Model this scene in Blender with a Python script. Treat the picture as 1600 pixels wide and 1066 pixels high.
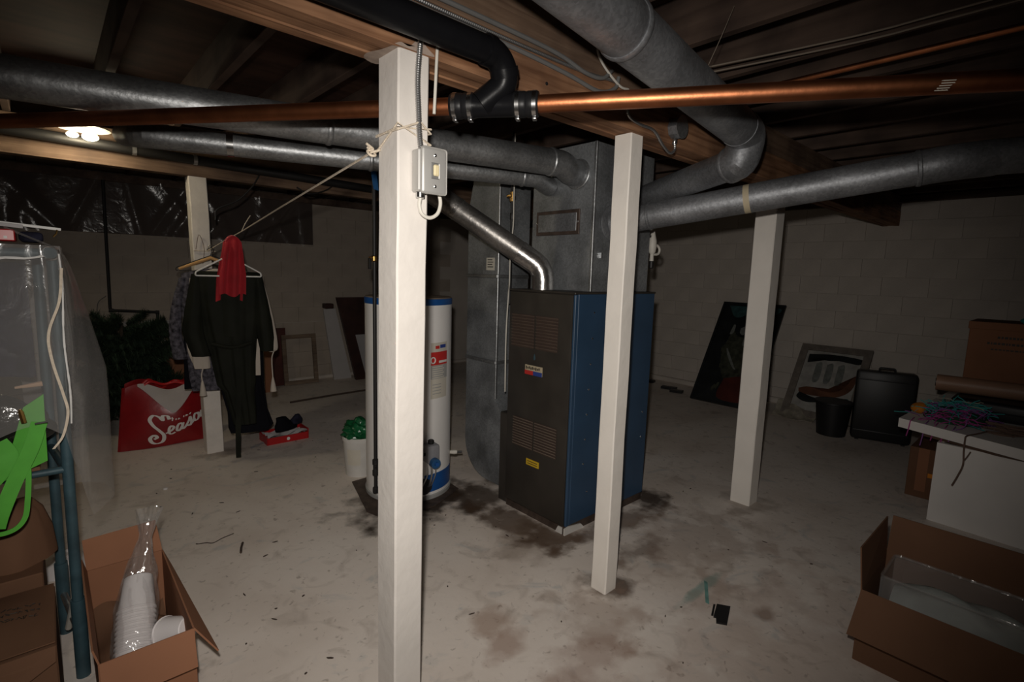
import bpy, bmesh, math, random
from mathutils import Vector, Matrix
random.seed(7)
for o in list(bpy.data.objects): bpy.data.objects.remove(o)
S = bpy.context.scene
C = S.collection
V = Vector
PI = math.pi

# ------------------------------------------------------------------ camera
cam_d = bpy.data.cameras.new('camera'); cam = bpy.data.objects.new('camera', cam_d); C.objects.link(cam)
RIGHT = V((.74067, -.67128, .02827)); DOWN = V((-.06813, -.11690, -.99080)); FWD = V((.66841, .73193, -.13232))
CAM = V((0, 0, 1.5))
cam.matrix_world = Matrix(((RIGHT.x, -DOWN.x, -FWD.x, CAM.x), (RIGHT.y, -DOWN.y, -FWD.y, CAM.y), (RIGHT.z, -DOWN.z, -FWD.z, CAM.z), (0, 0, 0, 1)))
cam_d.sensor_width = 36; cam_d.lens = 36 * 795 / 1600; cam_d.clip_start = .02
S.camera = cam

# ------------------------------------------------------------------ world, flash, exposure
w = bpy.data.worlds.new('World'); S.world = w; w.use_nodes = True
w.node_tree.nodes['Background'].inputs[0].default_value = (.9, .85, .8, 1)
w.node_tree.nodes['Background'].inputs[1].default_value = .0

fl = bpy.data.lights.new('camera_flash', 'SPOT'); fo = bpy.data.objects.new('camera_flash', fl); C.objects.link(fo)
FP = CAM - DOWN * .13 - RIGHT * .035
aim = (FWD * 1.0 - RIGHT * .06 + DOWN * .135).normalized()
fo.matrix_world = Matrix.Translation(FP) @ aim.to_track_quat('-Z', 'Y').to_matrix().to_4x4() @ Matrix.Rotation(math.radians(17), 4, 'Z') @ Matrix.Diagonal((1.24, .92, 1, 1))
fl.energy = 150; fl.color = (1.0, .94, .865); fl.shadow_soft_size = .022
fl.spot_size = math.radians(105); fl.spot_blend = 1.0

vs = S.view_settings
vs.view_transform = 'Standard'; vs.look = 'None'; vs.gamma = 1; vs.use_curve_mapping = False
vs.exposure = 0.0

# ------------------------------------------------------------------ object helpers
WL = {}
def finish(me, smooth=True, ang=35):
    if smooth:
        for p in me.polygons: p.use_smooth = True
        me.set_sharp_from_angle(angle=math.radians(ang))
def obj(name, bm, mat, parent=None, smooth=True, ang=35):
    """link a bmesh built in world coordinates as one mesh object (below its parent)"""
    off = WL[parent.name] if parent is not None else V((0, 0, 0))
    me = bpy.data.meshes.new(name)
    if off.length: bmesh.ops.translate(bm, verts=bm.verts, vec=-off)
    bm.normal_update(); bm.to_mesh(me); bm.free()
    if mat: me.materials.append(M[mat])
    finish(me, smooth, ang)
    o = bpy.data.objects.new(name, me); C.objects.link(o)
    if parent is not None: o.parent = parent
    WL[o.name] = off.copy()
    return o
def rebase(o):
    """put a top-level mesh's origin at the centre of its base"""
    vs_ = [v.co.copy() for v in o.data.vertices]
    b = V((sum(v.x for v in vs_) / len(vs_), sum(v.y for v in vs_) / len(vs_), min(v.z for v in vs_)))
    o.data.transform(Matrix.Translation(-b)); o.location = b; WL[o.name] = b
    return o
def inst(name, me, parent=None, loc=(0, 0, 0), rot=(0, 0, 0), scale=(1, 1, 1)):
    o = bpy.data.objects.new(name, me); C.objects.link(o)
    off = WL[parent.name] if parent is not None else V((0, 0, 0))
    o.location = V(loc) - off; o.rotation_euler = rot; o.scale = scale
    if parent is not None: o.parent = parent
    return o
def mesh(name, bm, mat, smooth=True, ang=35):
    me = bpy.data.meshes.new(name); bm.normal_update(); bm.to_mesh(me); bm.free()
    me.materials.append(M[mat]); finish(me, smooth, ang)
    return me
def thing(name, label, cat, loc=(0, 0, 0), group=None):
    o = bpy.data.objects.new(name, None); C.objects.link(o); o.location = loc; o.empty_display_size = .1
    o['label'] = label; o['category'] = cat
    if group: o['group'] = group
    WL[o.name] = V(loc)
    return o
def tag(o, label, cat, group=None):
    o['label'] = label; o['category'] = cat
    if group: o['group'] = group
    return rebase(o) if o.type == 'MESH' and o.parent is None and o.location.length == 0 else o
def struct(o): o['kind'] = 'structure'; return o

# ------------------------------------------------------------------ mesh helpers
def B(): return bmesh.new()
def box(bm, x0, x1, y0, y1, z0, z1, bev=0, seg=1):
    r = bmesh.ops.create_cube(bm, size=1)
    vs_ = r['verts']
    for v in vs_: v.co = V(((x0 + x1) / 2 + v.co.x * (x1 - x0), (y0 + y1) / 2 + v.co.y * (y1 - y0), (z0 + z1) / 2 + v.co.z * (z1 - z0)))
    if bev:
        es = list({e for v in vs_ for e in v.link_edges})
        bmesh.ops.bevel(bm, geom=es, offset=bev, segments=seg, affect='EDGES', profile=.5)
    return bm
def obox(bm, c, ux, uy, uz, hx, hy, hz, bev=0):
    """box from centre, three unit axes and half sizes"""
    c = V(c); vs_ = []
    for sx in (-1, 1):
        for sy in (-1, 1):
            for sz in (-1, 1): vs_.append(bm.verts.new(c + V(ux) * sx * hx + V(uy) * sy * hy + V(uz) * sz * hz))
    F = [(0, 1, 3, 2), (4, 6, 7, 5), (0, 4, 5, 1), (2, 3, 7, 6), (0, 2, 6, 4), (1, 5, 7, 3)]
    fs = [bm.faces.new([vs_[i] for i in f]) for f in F]
    bmesh.ops.recalc_face_normals(bm, faces=fs)
    if bev:
        bmesh.ops.bevel(bm, geom=list({e for f in fs for e in f.edges}), offset=bev, segments=2, affect='EDGES', profile=.5)
    return bm
def bar(bm, a, b, wx, wz, up=(0, 0, 1), bev=0):
    a, b = V(a), V(b); d = (b - a); L = d.length; d.normalize()
    s = d.cross(V(up)); s.normalize(); u = s.cross(d)
    return obox(bm, (a + b) / 2, d, s, u, L / 2, wx / 2, wz / 2, bev)
def quad(bm, pts): return bm.faces.new([bm.verts.new(V(p)) for p in pts])
def rounded(pts, rad, n=6):
    """round the corners of a polyline"""
    pts = [V(p) for p in pts]; out = [pts[0]]
    for i in range(1, len(pts) - 1):
        p, a, b = pts[i], pts[i - 1], pts[i + 1]
        da, db = (a - p), (b - p); r = min(rad, da.length * .49, db.length * .49)
        s, e = p + da.normalized() * r, p + db.normalized() * r
        for k in range(n + 1):
            t = k / n; out.append(s * (1 - t) ** 2 + p * 2 * t * (1 - t) + e * t * t)
    out.append(pts[-1]); return out
def catmull(pts, n=6):
    pts = [V(p) for p in pts]; P = [pts[0] * 2 - pts[1]] + pts + [pts[-1] * 2 - pts[-2]]; out = []
    for i in range(1, len(P) - 2):
        for k in range(n):
            t = k / n; a, b, c, d = P[i - 1], P[i], P[i + 1], P[i + 2]
            out.append(.5 * ((2 * b) + (c - a) * t + (2 * a - 5 * b + 4 * c - d) * t * t + (3 * b - a - 3 * c + d) * t ** 3))
    out.append(pts[-1]); return out
def tube(bm, pts, r, seg=12, caps=True):
    """sweep a circle along a polyline; r is a number or a list"""
    pts = [V(p) for p in pts]; n = len(pts)
    T = []
    for i in range(n):
        a, b = pts[max(i - 1, 0)], pts[min(i + 1, n - 1)]; T.append((b - a).normalized())
    ref = V((0, 0, 1)) if abs(T[0].z) < .9 else V((1, 0, 0))
    u = T[0].cross(ref).normalized(); rings = []
    for i in range(n):
        u = (u - T[i] * u.dot(T[i])).normalized(); v = T[i].cross(u)
        k = 1.0
        if 0 < i < n - 1:
            c = max(.5, (pts[i] - pts[i - 1]).normalized().dot(T[i])); k = 1 / c
        ri = r[i] if isinstance(r, (list, tuple)) else r
        rings.append([bm.verts.new(pts[i] + (u * math.cos(2 * PI * j / seg) + v * math.sin(2 * PI * j / seg)) * ri) for j in range(seg)])
    for i in range(n - 1):
        for j in range(seg):
            bm.faces.new((rings[i][j], rings[i][(j + 1) % seg], rings[i + 1][(j + 1) % seg], rings[i + 1][j]))
    if caps:
        bm.faces.new(list(reversed(rings[0]))); bm.faces.new(rings[-1])
    bmesh.ops.recalc_face_normals(bm, faces=bm.faces)
    return bm
def lathe(bm, prof, c, seg=24, axis='Z', caps=True):
    """turn (radius, height) pairs about a vertical axis through c"""
    c = V(c); rings = []
    for r, h in prof:
        rings.append([bm.verts.new(c + V((math.cos(2 * PI * j / seg) * r, math.sin(2 * PI * j / seg) * r, h))) for j in range(seg)])
    for i in range(len(rings) - 1):
        for j in range(seg): bm.faces.new((rings[i][j], rings[i][(j + 1) % seg], rings[i + 1][(j + 1) % seg], rings[i + 1][j]))
    if caps:
        bm.faces.new(list(reversed(rings[0]))); bm.faces.new(rings[-1])
    return bm
def prism(bm, poly, axis, a0, a1):
    """extrude a polygon of 2D points along axis X, Y or Z"""
    def mk(p, a):
        if axis == 'X': return V((a, p[0], p[1]))
        if axis == 'Y': return V((p[0], a, p[1]))
        return V((p[0], p[1], a))
    A = [bm.verts.new(mk(p, a0)) for p in poly]; Bv = [bm.verts.new(mk(p, a1)) for p in poly]; n = len(poly)
    fs = [bm.faces.new(A), bm.faces.new(list(reversed(Bv)))]
    for i in range(n): fs.append(bm.faces.new((A[i], Bv[i], Bv[(i + 1) % n], A[(i + 1) % n])))
    bmesh.ops.recalc_face_normals(bm, faces=fs)
    return bm
def sheet(bm, fn, nu, nv, thick=0):
    g = [[bm.verts.new(fn(i / nu, j / nv)) for j in range(nv + 1)] for i in range(nu + 1)]
    for i in range(nu):
        for j in range(nv): bm.faces.new((g[i][j], g[i + 1][j], g[i + 1][j + 1], g[i][j + 1]))
    if thick:
        bmesh.ops.recalc_face_normals(bm, faces=bm.faces)
        bmesh.ops.solidify(bm, geom=bm.faces, thickness=thick)
    return bm
def drape(bm, rings, seg=48):
    """hanging cloth: rings of (centre, half width, half depth, fold amplitude, fold count, x axis turn)"""
    R = []
    for k, (c, rx, ry, amp, nf, turn) in enumerate(rings):
        ring = []
        for j in range(seg):
            a = 2 * PI * j / seg
            f = 1 + amp * math.sin(nf * a + .5 * math.sin(2.3 * k)) + amp * .5 * math.sin((nf * 2 + 1) * a + k * .3)
            x, y = math.cos(a) * rx * (1 + (f - 1) * .25), math.sin(a) * ry * f
            ring.append(bm.verts.new(V(c) + V((x * math.cos(turn) - y * math.sin(turn), x * math.sin(turn) + y * math.cos(turn), 0))))
        R.append(ring)
    for k in range(len(R) - 1):
        for j in range(seg): bm.faces.new((R[k][j], R[k][(j + 1) % seg], R[k + 1][(j + 1) % seg], R[k + 1][j]))
    bm.faces.new(R[0]); bm.faces.new(list(reversed(R[-1])))
    bmesh.ops.recalc_face_normals(bm, faces=bm.faces)
    return bm
def stroke(bm, pts, width, origin, ux, uy, nrm, h=.0015, n=8):
    """a brush stroke (2D points, spline) raised on a plane"""
    P = catmull([V((p[0], p[1], 0)) for p in pts], n); m = len(P)
    L, R_ = [], []
    for i in range(m):
        d = (P[min(i + 1, m - 1)] - P[max(i - 1, 0)]).normalized(); s = V((-d.y, d.x, 0))
        t = i / (m - 1); wd = width if not callable(width) else width(t)
        for lst, q in ((L, P[i] + s * wd / 2), (R_, P[i] - s * wd / 2)):
            lst.append(bm.verts.new(V(origin) + V(ux) * q.x + V(uy) * q.y + V(nrm) * h))
    for i in range(m - 1): bm.faces.new((L[i], R_[i], R_[i + 1], L[i + 1]))
    return bm

# ------------------------------------------------------------------ materials
M = {}
def nodes(name):
    m = bpy.data.materials.new(name); m.use_nodes = True; nt = m.node_tree; M[name] = m
    return m, nt, nt.nodes, nt.links, nt.nodes['Principled BSDF']
def ramp(N, stops):
    r = N.new('ShaderNodeValToRGB'); e = r.color_ramp.elements
    while len(e) < len(stops): e.new(.5)
    for i, (p, c) in enumerate(stops): e[i].position = p; e[i].color = (*c, 1) if len(c) == 3 else c
    return r
def mat(name, col, rough=.6, metal=0., var=.12, scale=6., bump=0., bscale=40., spec=.5, stretch=None, sheen=0):
    m, nt, N, L, p = nodes(name)
    p.inputs['Roughness'].default_value = rough; p.inputs['Metallic'].default_value = metal
    p.inputs['Specular IOR Level'].default_value = spec
    if sheen: p.inputs['Sheen Weight'].default_value = sheen
    tc = N.new('ShaderNodeTexCoord'); mp = N.new('ShaderNodeMapping'); L.new(tc.outputs['Object'], mp.inputs[0])
    if stretch: mp.inputs['Scale'].default_value = stretch
    nz = N.new('ShaderNodeTexNoise'); nz.inputs['Scale'].default_value = scale; nz.inputs['Detail'].default_value = 6
    L.new(mp.outputs[0], nz.inputs['Vector'])
    lo = tuple(max(0, c * (1 - var)) for c in col); hi = tuple(min(1, c * (1 + var)) for c in col)
    r = ramp(N, [(.3, lo), (.7, hi)]); L.new(nz.outputs['Fac'], r.inputs[0]); L.new(r.outputs[0], p.inputs['Base Color'])
    if bump:
        nb = N.new('ShaderNodeTexNoise'); nb.inputs['Scale'].default_value = bscale; nb.inputs['Detail'].default_value = 5
        L.new(mp.outputs[0], nb.inputs['Vector'])
        b = N.new('ShaderNodeBump'); b.inputs['Strength'].default_value = bump; b.inputs['Distance'].default_value = .01
        L.new(nb.outputs['Fac'], b.inputs['Height']); L.new(b.outputs[0], p.inputs['Normal'])
    return m
def wood(name, dark, light, along='X', scale=3., rough=.75):
    m, nt, N, L, p = nodes(name); p.inputs['Roughness'].default_value = rough; p.inputs['Specular IOR Level'].default_value = .25
    tc = N.new('ShaderNodeTexCoord'); mp = N.new('ShaderNodeMapping'); L.new(tc.outputs['Object'], mp.inputs[0])
    s = [14, 14, 14]; s['XYZ'.index(along)] = .8; mp.inputs['Scale'].default_value = s
    nz = N.new('ShaderNodeTexNoise'); nz.inputs['Scale'].default_value = scale; nz.inputs['Detail'].default_value = 8; nz.inputs['Distortion'].default_value = .6
    L.new(mp.outputs[0], nz.inputs['Vector'])
    mp2 = N.new('ShaderNodeMapping'); L.new(tc.outputs['Object'], mp2.inputs[0]); mp2.inputs['Scale'].default_value = (2.2, 2.2, 2.2)
    n2 = N.new('ShaderNodeTexNoise'); n2.inputs['Scale'].default_value = 2.0; n2.inputs['Detail'].default_value = 3; L.new(mp2.outputs[0], n2.inputs['Vector'])
    r = ramp(N, [(.32, dark), (.62, light)]); L.new(nz.outputs['Fac'], r.inputs[0])
    r2 = ramp(N, [(.35, (.62, .6, .6)), (.6, (1.08, 1.05, 1.0))]); L.new(n2.outputs['Fac'], r2.inputs[0])
    mx = N.new('ShaderNodeMixRGB'); mx.blend_type = 'MULTIPLY'; mx.inputs[0].default_value = 1
    L.new(r.outputs[0], mx.inputs[1]); L.new(r2.outputs[0], mx.inputs[2]); L.new(mx.outputs[0], p.inputs['Base Color'])
    b = N.new('ShaderNodeBump'); b.inputs['Strength'].default_value = .25; b.inputs['Distance'].default_value = .004
    L.new(nz.outputs['Fac'], b.inputs['Height']); L.new(b.outputs[0], p.inputs['Normal'])
    return m
def galv(name, col=(.42, .43, .44), rough=.42, dirt=.35, metal=.85):
    m, nt, N, L, p = nodes(name); p.inputs['Metallic'].default_value = metal
    tc = N.new('ShaderNodeTexCoord')
    vo = N.new('ShaderNodeTexVoronoi'); vo.inputs['Scale'].default_value = 110; L.new(tc.outputs['Object'], vo.inputs['Vector'])
    nz = N.new('ShaderNodeTexNoise'); nz.inputs['Scale'].default_value = 5; nz.inputs['Detail'].default_value = 7; L.new(tc.outputs['Object'], nz.inputs['Vector'])
    sp = N.new('ShaderNodeSeparateColor'); L.new(vo.outputs['Color'], sp.inputs[0])
    r1 = ramp(N, [(0, tuple(c * .84 for c in col)), (1, tuple(c * 1.14 for c in col))]); L.new(sp.outputs[0], r1.inputs[0])
    r2 = ramp(N, [(.3, (1 - dirt, 1 - dirt, 1 - dirt)), (.65, (1, 1, 1))]); L.new(nz.outputs['Fac'], r2.inputs[0])
    mx = N.new('ShaderNodeMixRGB'); mx.blend_type = 'MULTIPLY'; mx.inputs[0].default_value = 1
    L.new(r1.outputs[0], mx.inputs[1]); L.new(r2.outputs[0], mx.inputs[2]); L.new(mx.outputs[0], p.inputs['Base Color'])
    mr = N.new('ShaderNodeMapRange'); mr.inputs[3].default_value = rough - .1; mr.inputs[4].default_value = rough + .14
    L.new(nz.outputs['Fac'], mr.inputs[0]); L.new(mr.outputs[0], p.inputs['Roughness'])
    b = N.new('ShaderNodeBump'); b.inputs['Strength'].default_value = .4; b.inputs['Distance'].default_value = .004
    n3 = N.new('ShaderNodeTexNoise'); n3.inputs['Scale'].default_value = 38; n3.inputs['Detail'].default_value = 4; L.new(tc.outputs['Object'], n3.inputs['Vector'])
    L.new(n3.outputs['Fac'], b.inputs['Height']); L.new(b.outputs[0], p.inputs['Normal'])
    return m
def film(name, haze=.10, gloss=.16, rough=.12, col=(.75, .72, .70), bump=.3):
    """clear polythene: mostly see-through, a little milky, glossy"""
    m, nt, N, L, p = nodes(name); N.remove(p)
    out = N['Material Output']
    tr = N.new('ShaderNodeBsdfTransparent'); df = N.new('ShaderNodeBsdfDiffuse'); gl = N.new('ShaderNodeBsdfGlossy')
    df.inputs[0].default_value = (*col, 1); gl.inputs['Roughness'].default_value = rough
    tc = N.new('ShaderNodeTexCoord')
    nz = N.new('ShaderNodeTexNoise'); nz.inputs['Scale'].default_value = 9; nz.inputs['Detail'].default_value = 4; nz.inputs['Distortion'].default_value = 1.2; L.new(tc.outputs['Object'], nz.inputs['Vector'])
    b = N.new('ShaderNodeBump'); b.inputs['Strength'].default_value = bump; b.inputs['Distance'].default_value = .02
    L.new(nz.outputs['Fac'], b.inputs['Height']); L.new(b.outputs[0], gl.inputs['Normal'])
    m1 = N.new('ShaderNodeMixShader'); m1.inputs[0].default_value = haze; L.new(tr.outputs[0], m1.inputs[1]); L.new(df.outputs[0], m1.inputs[2])
    m2 = N.new('ShaderNodeMixShader'); fr = N.new('ShaderNodeFresnel'); fr.inputs[0].default_value = 1.45
    ad = N.new('ShaderNodeMath'); ad.operation = 'MULTIPLY_ADD'; ad.inputs[1].default_value = .45; ad.inputs[2].default_value = gloss * .25; ad.use_clamp = True
    mn = N.new('ShaderNodeMath'); mn.operation = 'MINIMUM'; mn.inputs[1].default_value = .22
    L.new(fr.outputs[0], ad.inputs[0]); L.new(ad.outputs[0], mn.inputs[0]); L.new(mn.outputs[0], m2.inputs[0])
    L.new(m1.outputs[0], m2.inputs[1]); L.new(gl.outputs[0], m2.inputs[2]); L.new(m2.outputs[0], out.inputs[0])
    return m

def floor_mat():
    m, nt, N, L, p = nodes('floor_paint'); p.inputs['Roughness'].default_value = .62; p.inputs['Specular IOR Level'].default_value = .3
    tc = N.new('ShaderNodeTexCoord'); vec = tc.outputs['Object']
    def noise(sc, det=6, dist=0):
        n = N.new('ShaderNodeTexNoise'); n.inputs['Scale'].default_value = sc; n.inputs['Detail'].default_value = det; n.inputs['Distortion'].default_value = dist
        L.new(vec, n.inputs['Vector']); return n.outputs['Fac']
    base = ramp(N, [(.28, (.63, .545, .48)), (.5, (.765, .685, .62)), (.72, (.82, .75, .69))]); L.new(noise(1.3, 8, .4), base.inputs[0])
    col = base.outputs[0]
    def mix(fac, c, colr, mode='MIX'):
        mx = N.new('ShaderNodeMixRGB'); mx.blend_type = mode; L.new(fac, mx.inputs[0]); L.new(c, mx.inputs[1]); mx.inputs[2].default_value = (*colr, 1); return mx.outputs[0]
    def scaled(fac, lo, hi, top):
        mr = N.new('ShaderNodeMapRange'); mr.inputs[1].default_value = lo; mr.inputs[2].default_value = hi; mr.inputs[4].default_value = top; L.new(fac, mr.inputs[0]); return mr.outputs[0]
    col = mix(scaled(noise(7, 9, 1.), .56, .75, .45), col, (.30, .24, .20))
    col = mix(scaled(noise(30, 6, .6), .62, .72, .5), col, (.22, .17, .14))
    col = mix(scaled(noise(3.4, 5, 2.), .60, .70, .35), col, (.36, .40, .42))
    # worn and stained places: (x, y, rx, ry, colour, strength, raggedness)
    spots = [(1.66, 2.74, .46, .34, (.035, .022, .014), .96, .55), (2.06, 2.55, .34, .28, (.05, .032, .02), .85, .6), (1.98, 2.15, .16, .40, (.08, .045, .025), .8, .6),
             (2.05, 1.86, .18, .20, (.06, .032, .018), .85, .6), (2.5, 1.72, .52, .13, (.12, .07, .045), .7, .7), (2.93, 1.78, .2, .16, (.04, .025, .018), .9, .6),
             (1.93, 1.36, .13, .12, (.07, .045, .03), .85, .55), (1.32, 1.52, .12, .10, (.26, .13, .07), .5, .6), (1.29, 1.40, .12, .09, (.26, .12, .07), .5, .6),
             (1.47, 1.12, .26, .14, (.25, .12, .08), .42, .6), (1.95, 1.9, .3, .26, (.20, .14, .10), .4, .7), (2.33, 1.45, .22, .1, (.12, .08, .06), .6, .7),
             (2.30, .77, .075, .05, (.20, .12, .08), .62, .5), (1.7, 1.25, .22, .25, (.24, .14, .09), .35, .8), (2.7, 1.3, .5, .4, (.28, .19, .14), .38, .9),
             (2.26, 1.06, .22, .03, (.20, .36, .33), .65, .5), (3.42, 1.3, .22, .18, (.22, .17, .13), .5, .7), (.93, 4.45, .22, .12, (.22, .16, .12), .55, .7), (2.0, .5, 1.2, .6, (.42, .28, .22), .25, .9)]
    wob = N.new('ShaderNodeTexNoise'); wob.inputs['Scale'].default_value = 6.5; wob.inputs['Detail'].default_value = 8; L.new(vec, wob.inputs['Vector'])
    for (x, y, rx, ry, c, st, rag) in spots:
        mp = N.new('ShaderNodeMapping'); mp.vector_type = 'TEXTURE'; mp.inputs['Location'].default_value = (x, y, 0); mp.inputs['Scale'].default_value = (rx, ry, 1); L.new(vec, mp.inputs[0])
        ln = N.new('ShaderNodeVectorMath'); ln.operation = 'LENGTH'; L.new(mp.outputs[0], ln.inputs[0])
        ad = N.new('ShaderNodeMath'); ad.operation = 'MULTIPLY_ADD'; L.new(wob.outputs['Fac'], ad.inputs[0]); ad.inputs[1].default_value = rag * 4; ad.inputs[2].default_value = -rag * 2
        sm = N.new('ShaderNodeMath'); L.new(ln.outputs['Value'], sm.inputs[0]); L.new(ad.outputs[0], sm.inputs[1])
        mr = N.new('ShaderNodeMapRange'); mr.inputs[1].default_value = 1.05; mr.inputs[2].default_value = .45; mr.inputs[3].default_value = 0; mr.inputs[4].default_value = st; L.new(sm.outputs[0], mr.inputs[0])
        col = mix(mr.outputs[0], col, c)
    L.new(col, p.inputs['Base Color'])
    b = N.new('ShaderNodeBump'); b.inputs['Strength'].default_value = .25; b.inputs['Distance'].default_value = .006
    L.new(noise(22, 8), b.inputs['Height']); L.new(b.outputs[0], p.inputs['Normal'])
floor_mat()
mat('block_paint', (.56, .505, .455), .8, var=.10, scale=2.2, bump=.35, bscale=60, spec=.2)
mat('mortar', (.53, .478, .43), .85, var=.10, scale=2.2, spec=.1)
mat('grimy_wall', (.42, .36, .305), .85, var=.22, scale=1.6, bump=.4, bscale=30, spec=.15)
wood('beam_wood', (.175, .083, .043), (.34, .185, .105), 'X')
wood('joist_wood', (.072, .048, .039), (.115, .08, .064), 'Y', 1.2)
wood('old_beam', (.12, .075, .052), (.20, .135, .095), 'X')
wood('subfloor', (.05, .026, .018), (.08, .042, .03), 'X', 1.)
mat('paint_smear', (.36, .28, .23), .7, var=.2, scale=30)
mat('post_paint_near_dimmed', (.655, .615, .575), .55, var=.05, scale=5, bump=.3, bscale=18, spec=.3)  # post_paint darkened to offset flash overexposure on the nearest post
mat('post_paint', (.83, .78, .72), .55, var=.045, scale=5, bump=.25, bscale=18, spec=.35)
mat('post_paint_chipped', (.73, .675, .62), .6, var=.08, scale=9, bump=.35, bscale=22, spec=.3)
galv('galvanised'); galv('galvanised_dull', (.34, .35, .37), .5, .45, .7); galv('galvanised_flat', (.33, .345, .36), .5, .5, .55); galv('bright_vent', (.55, .53, .51), .24, .3, .92)
galv('vent_dull', (.40, .38, .36), .40, .35, .9); galv('tin', (.5, .5, .5), .35, .2)
mat('copper', (.42, .155, .07), .43, 1.0, .22, 14, bump=.08, bscale=30)
mat('abs_black', (.006, .006, .007), .33, 0, .2, 8, bump=.1, bscale=25, spec=.12)
mat('rubber', (.009, .009, .010), .4, spec=.2)
mat('steel', (.6, .6, .6), .22, 1.0)
mat('iron_black', (.018, .017, .017), .5, .2)
mat('brass', (.5, .30, .10), .35, 1.0)
mat('furnace_dark', (.040, .034, .028), .5, .1, .18, 7, spec=.45)
mat('furnace_slat', (.12, .085, .066), .55, .1, .15, 9)
mat('furnace_slat_light', (.15, .115, .09), .55, .1, .15, 9)
mat('slat_back', (.05, .03, .022), .8)
mat('furnace_blue', (.026, .062, .12), .45, .0, .12, 4, bump=.04, spec=.5)
mat('base_white', (.62, .6, .57), .7)
mat('heater_white', (.86, .84, .82), .35, 0, .05, 3, spec=.5)
mat('heater_blue', (.012, .085, .30), .4, 0, .15, 8)
mat('heater_top', (.20, .15, .11), .7, 0, .3, 9)
mat('valve_grey', (.26, .26, .28), .5); mat('dial_blue', (.02, .09, .22), .4)
mat('print_red', (.55, .03, .025), .5, var=.05); mat('print_blue', (.03, .06, .28), .5, var=.05); mat('print_white', (.75, .73, .70), .5, var=.03); mat('print_grey', (.38, .38, .37), .6, var=.05); mat('print_black', (.03, .025, .02), .6)
mat('label_cream', (.62, .58, .50), .55, var=.06); mat('label_yellow', (.62, .40, .02), .5, var=.08); mat('label_tan', (.52, .44, .30), .6)
mat('plate_rust', (.085, .06, .048), .6, .4, .4, 18)
mat('switch_grey', (.52, .51, .49), .45, .5, .06, 9); mat('switch_ivory', (.68, .58, .36), .5)
mat('cable_white', (.62, .59, .53), .55); mat('cable_old', (.22, .18, .14), .7); mat('cable_grey', (.15, .148, .145), .5); mat('rope_cream', (.62, .53, .42), .8, var=.15, scale=60, bump=.4, bscale=150)
mat('armour', (.45, .45, .45), .35, .9)
mat('card', (.27, .125, .07), .85, var=.09, scale=4, spec=.15); mat('card_dark', (.155, .08, .047), .85, var=.1, scale=4, spec=.15); mat('card_edge', (.42, .28, .19), .9)
mat('foam', (.74, .70, .70), .55, var=.03)
film('polythene', .15, .12, .14, bump=.16); film('wall_polythene', .04, .18, .2, bump=.3); film('cellophane', .10, .3, .12, bump=.9); film('clear_box', .10, .2, .08, bump=.1)
mat('rack_blue', (.032, .066, .082), .55, .1, .35, 12, bump=.15)
mat('strap_green', (.075, .36, .03), .7, var=.08, scale=20)
mat('bag_black', (.012, .013, .010), .12, 0, .4, 10, bump=.9, bscale=14)
mat('red_gloss', (.42, .012, .014), .35, var=.1); mat('bag_red', (.25, .009, .012), .32, var=.16, scale=7, bump=.25, bscale=9); mat('bag_lining', (.42, .38, .37), .6, var=.1)
mat('robe_green', (.0105, .0115, .0075), .7, var=.3, scale=7, spec=.15); mat('cloth_black', (.006, .006, .009), .85, var=.2, spec=.1); mat('cloth_cream', (.52, .46, .40), .9, var=.06, spec=.1)
mat('cloth_print', (.075, .07, .085), .9, var=.85, scale=38, spec=.1); mat('cloth_navy', (.018, .018, .032), .9, var=.5, scale=30, spec=.1)
mat('scarf_red', (.40, .007, .016), .8, var=.18, scale=8, sheen=.2)
wood('hanger_wood', (.45, .25, .10), (.62, .38, .17), 'X'); mat('hanger_white', (.75, .74, .72), .4)
mat('needle', (.02, .034, .02), .7, var=.5, scale=12, spec=.2); mat('bark', (.04, .028, .02), .9)
mat('dark_wood', (.035, .013, .010), .5, var=.4, scale=7); wood('frame_wood', (.14, .10, .075), (.22, .17, .13), 'X'); mat('board_white', (.44, .42, .42), .7, var=.05)
mat('frame_grey', (.17, .145, .125), .7, var=.25, scale=14); mat('canvas_pale', (.34, .33, .31), .8, var=.2, scale=11); mat('paint_black', (.012, .014, .015), .45, var=.5); mat('paint_brown', (.13, .05, .025), .6, var=.4)
mat('paint_teal', (.03, .075, .078), .5, var=.4, scale=14); mat('paint_grey', (.16, .17, .16), .6, var=.3, scale=20); mat('paint_red', (.065, .012, .008), .5, var=.4); mat('paint_olive', (.04, .043, .03), .5, var=.6, scale=16); mat('paint_tan', (.30, .27, .22), .7, var=.3, scale=16)
mat('plastic_black', (.008, .008, .009), .45, var=.2); mat('desk_white', (.86, .83, .80), .5, var=.03, spec=.4); mat('desk_gap_shadow', (.10, .055, .035), .6)
mat('bucket_white', (.62, .60, .57), .5); mat('bag_green', (.008, .10, .035), .25, var=.4, scale=12, bump=.6, bscale=14)
mat('yarn_teal', (.05, .38, .37), .9, var=.3); mat('yarn_purple', (.26, .10, .33), .9, var=.3); mat('yarn_magenta', (.42, .06, .26), .9, var=.3); mat('yarn_orange', (.60, .20, .012), .8, var=.2); mat('yarn_green', (.012, .05, .025), .9); mat('yarn_cream', (.40, .38, .30), .9)
mat('kraft_roll', (.30, .17, .11), .5, var=.1); mat('string_brown', (.16, .10, .075), .9); mat('tape_blue', (.03, .16, .42), .4); mat('batting', (.40, .43, .41), .95, var=.15, scale=9, bump=.6, bscale=18)
mat('twig', (.06, .04, .03), .9); mat('teal_scrap', (.16, .32, .29), .7)
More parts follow.
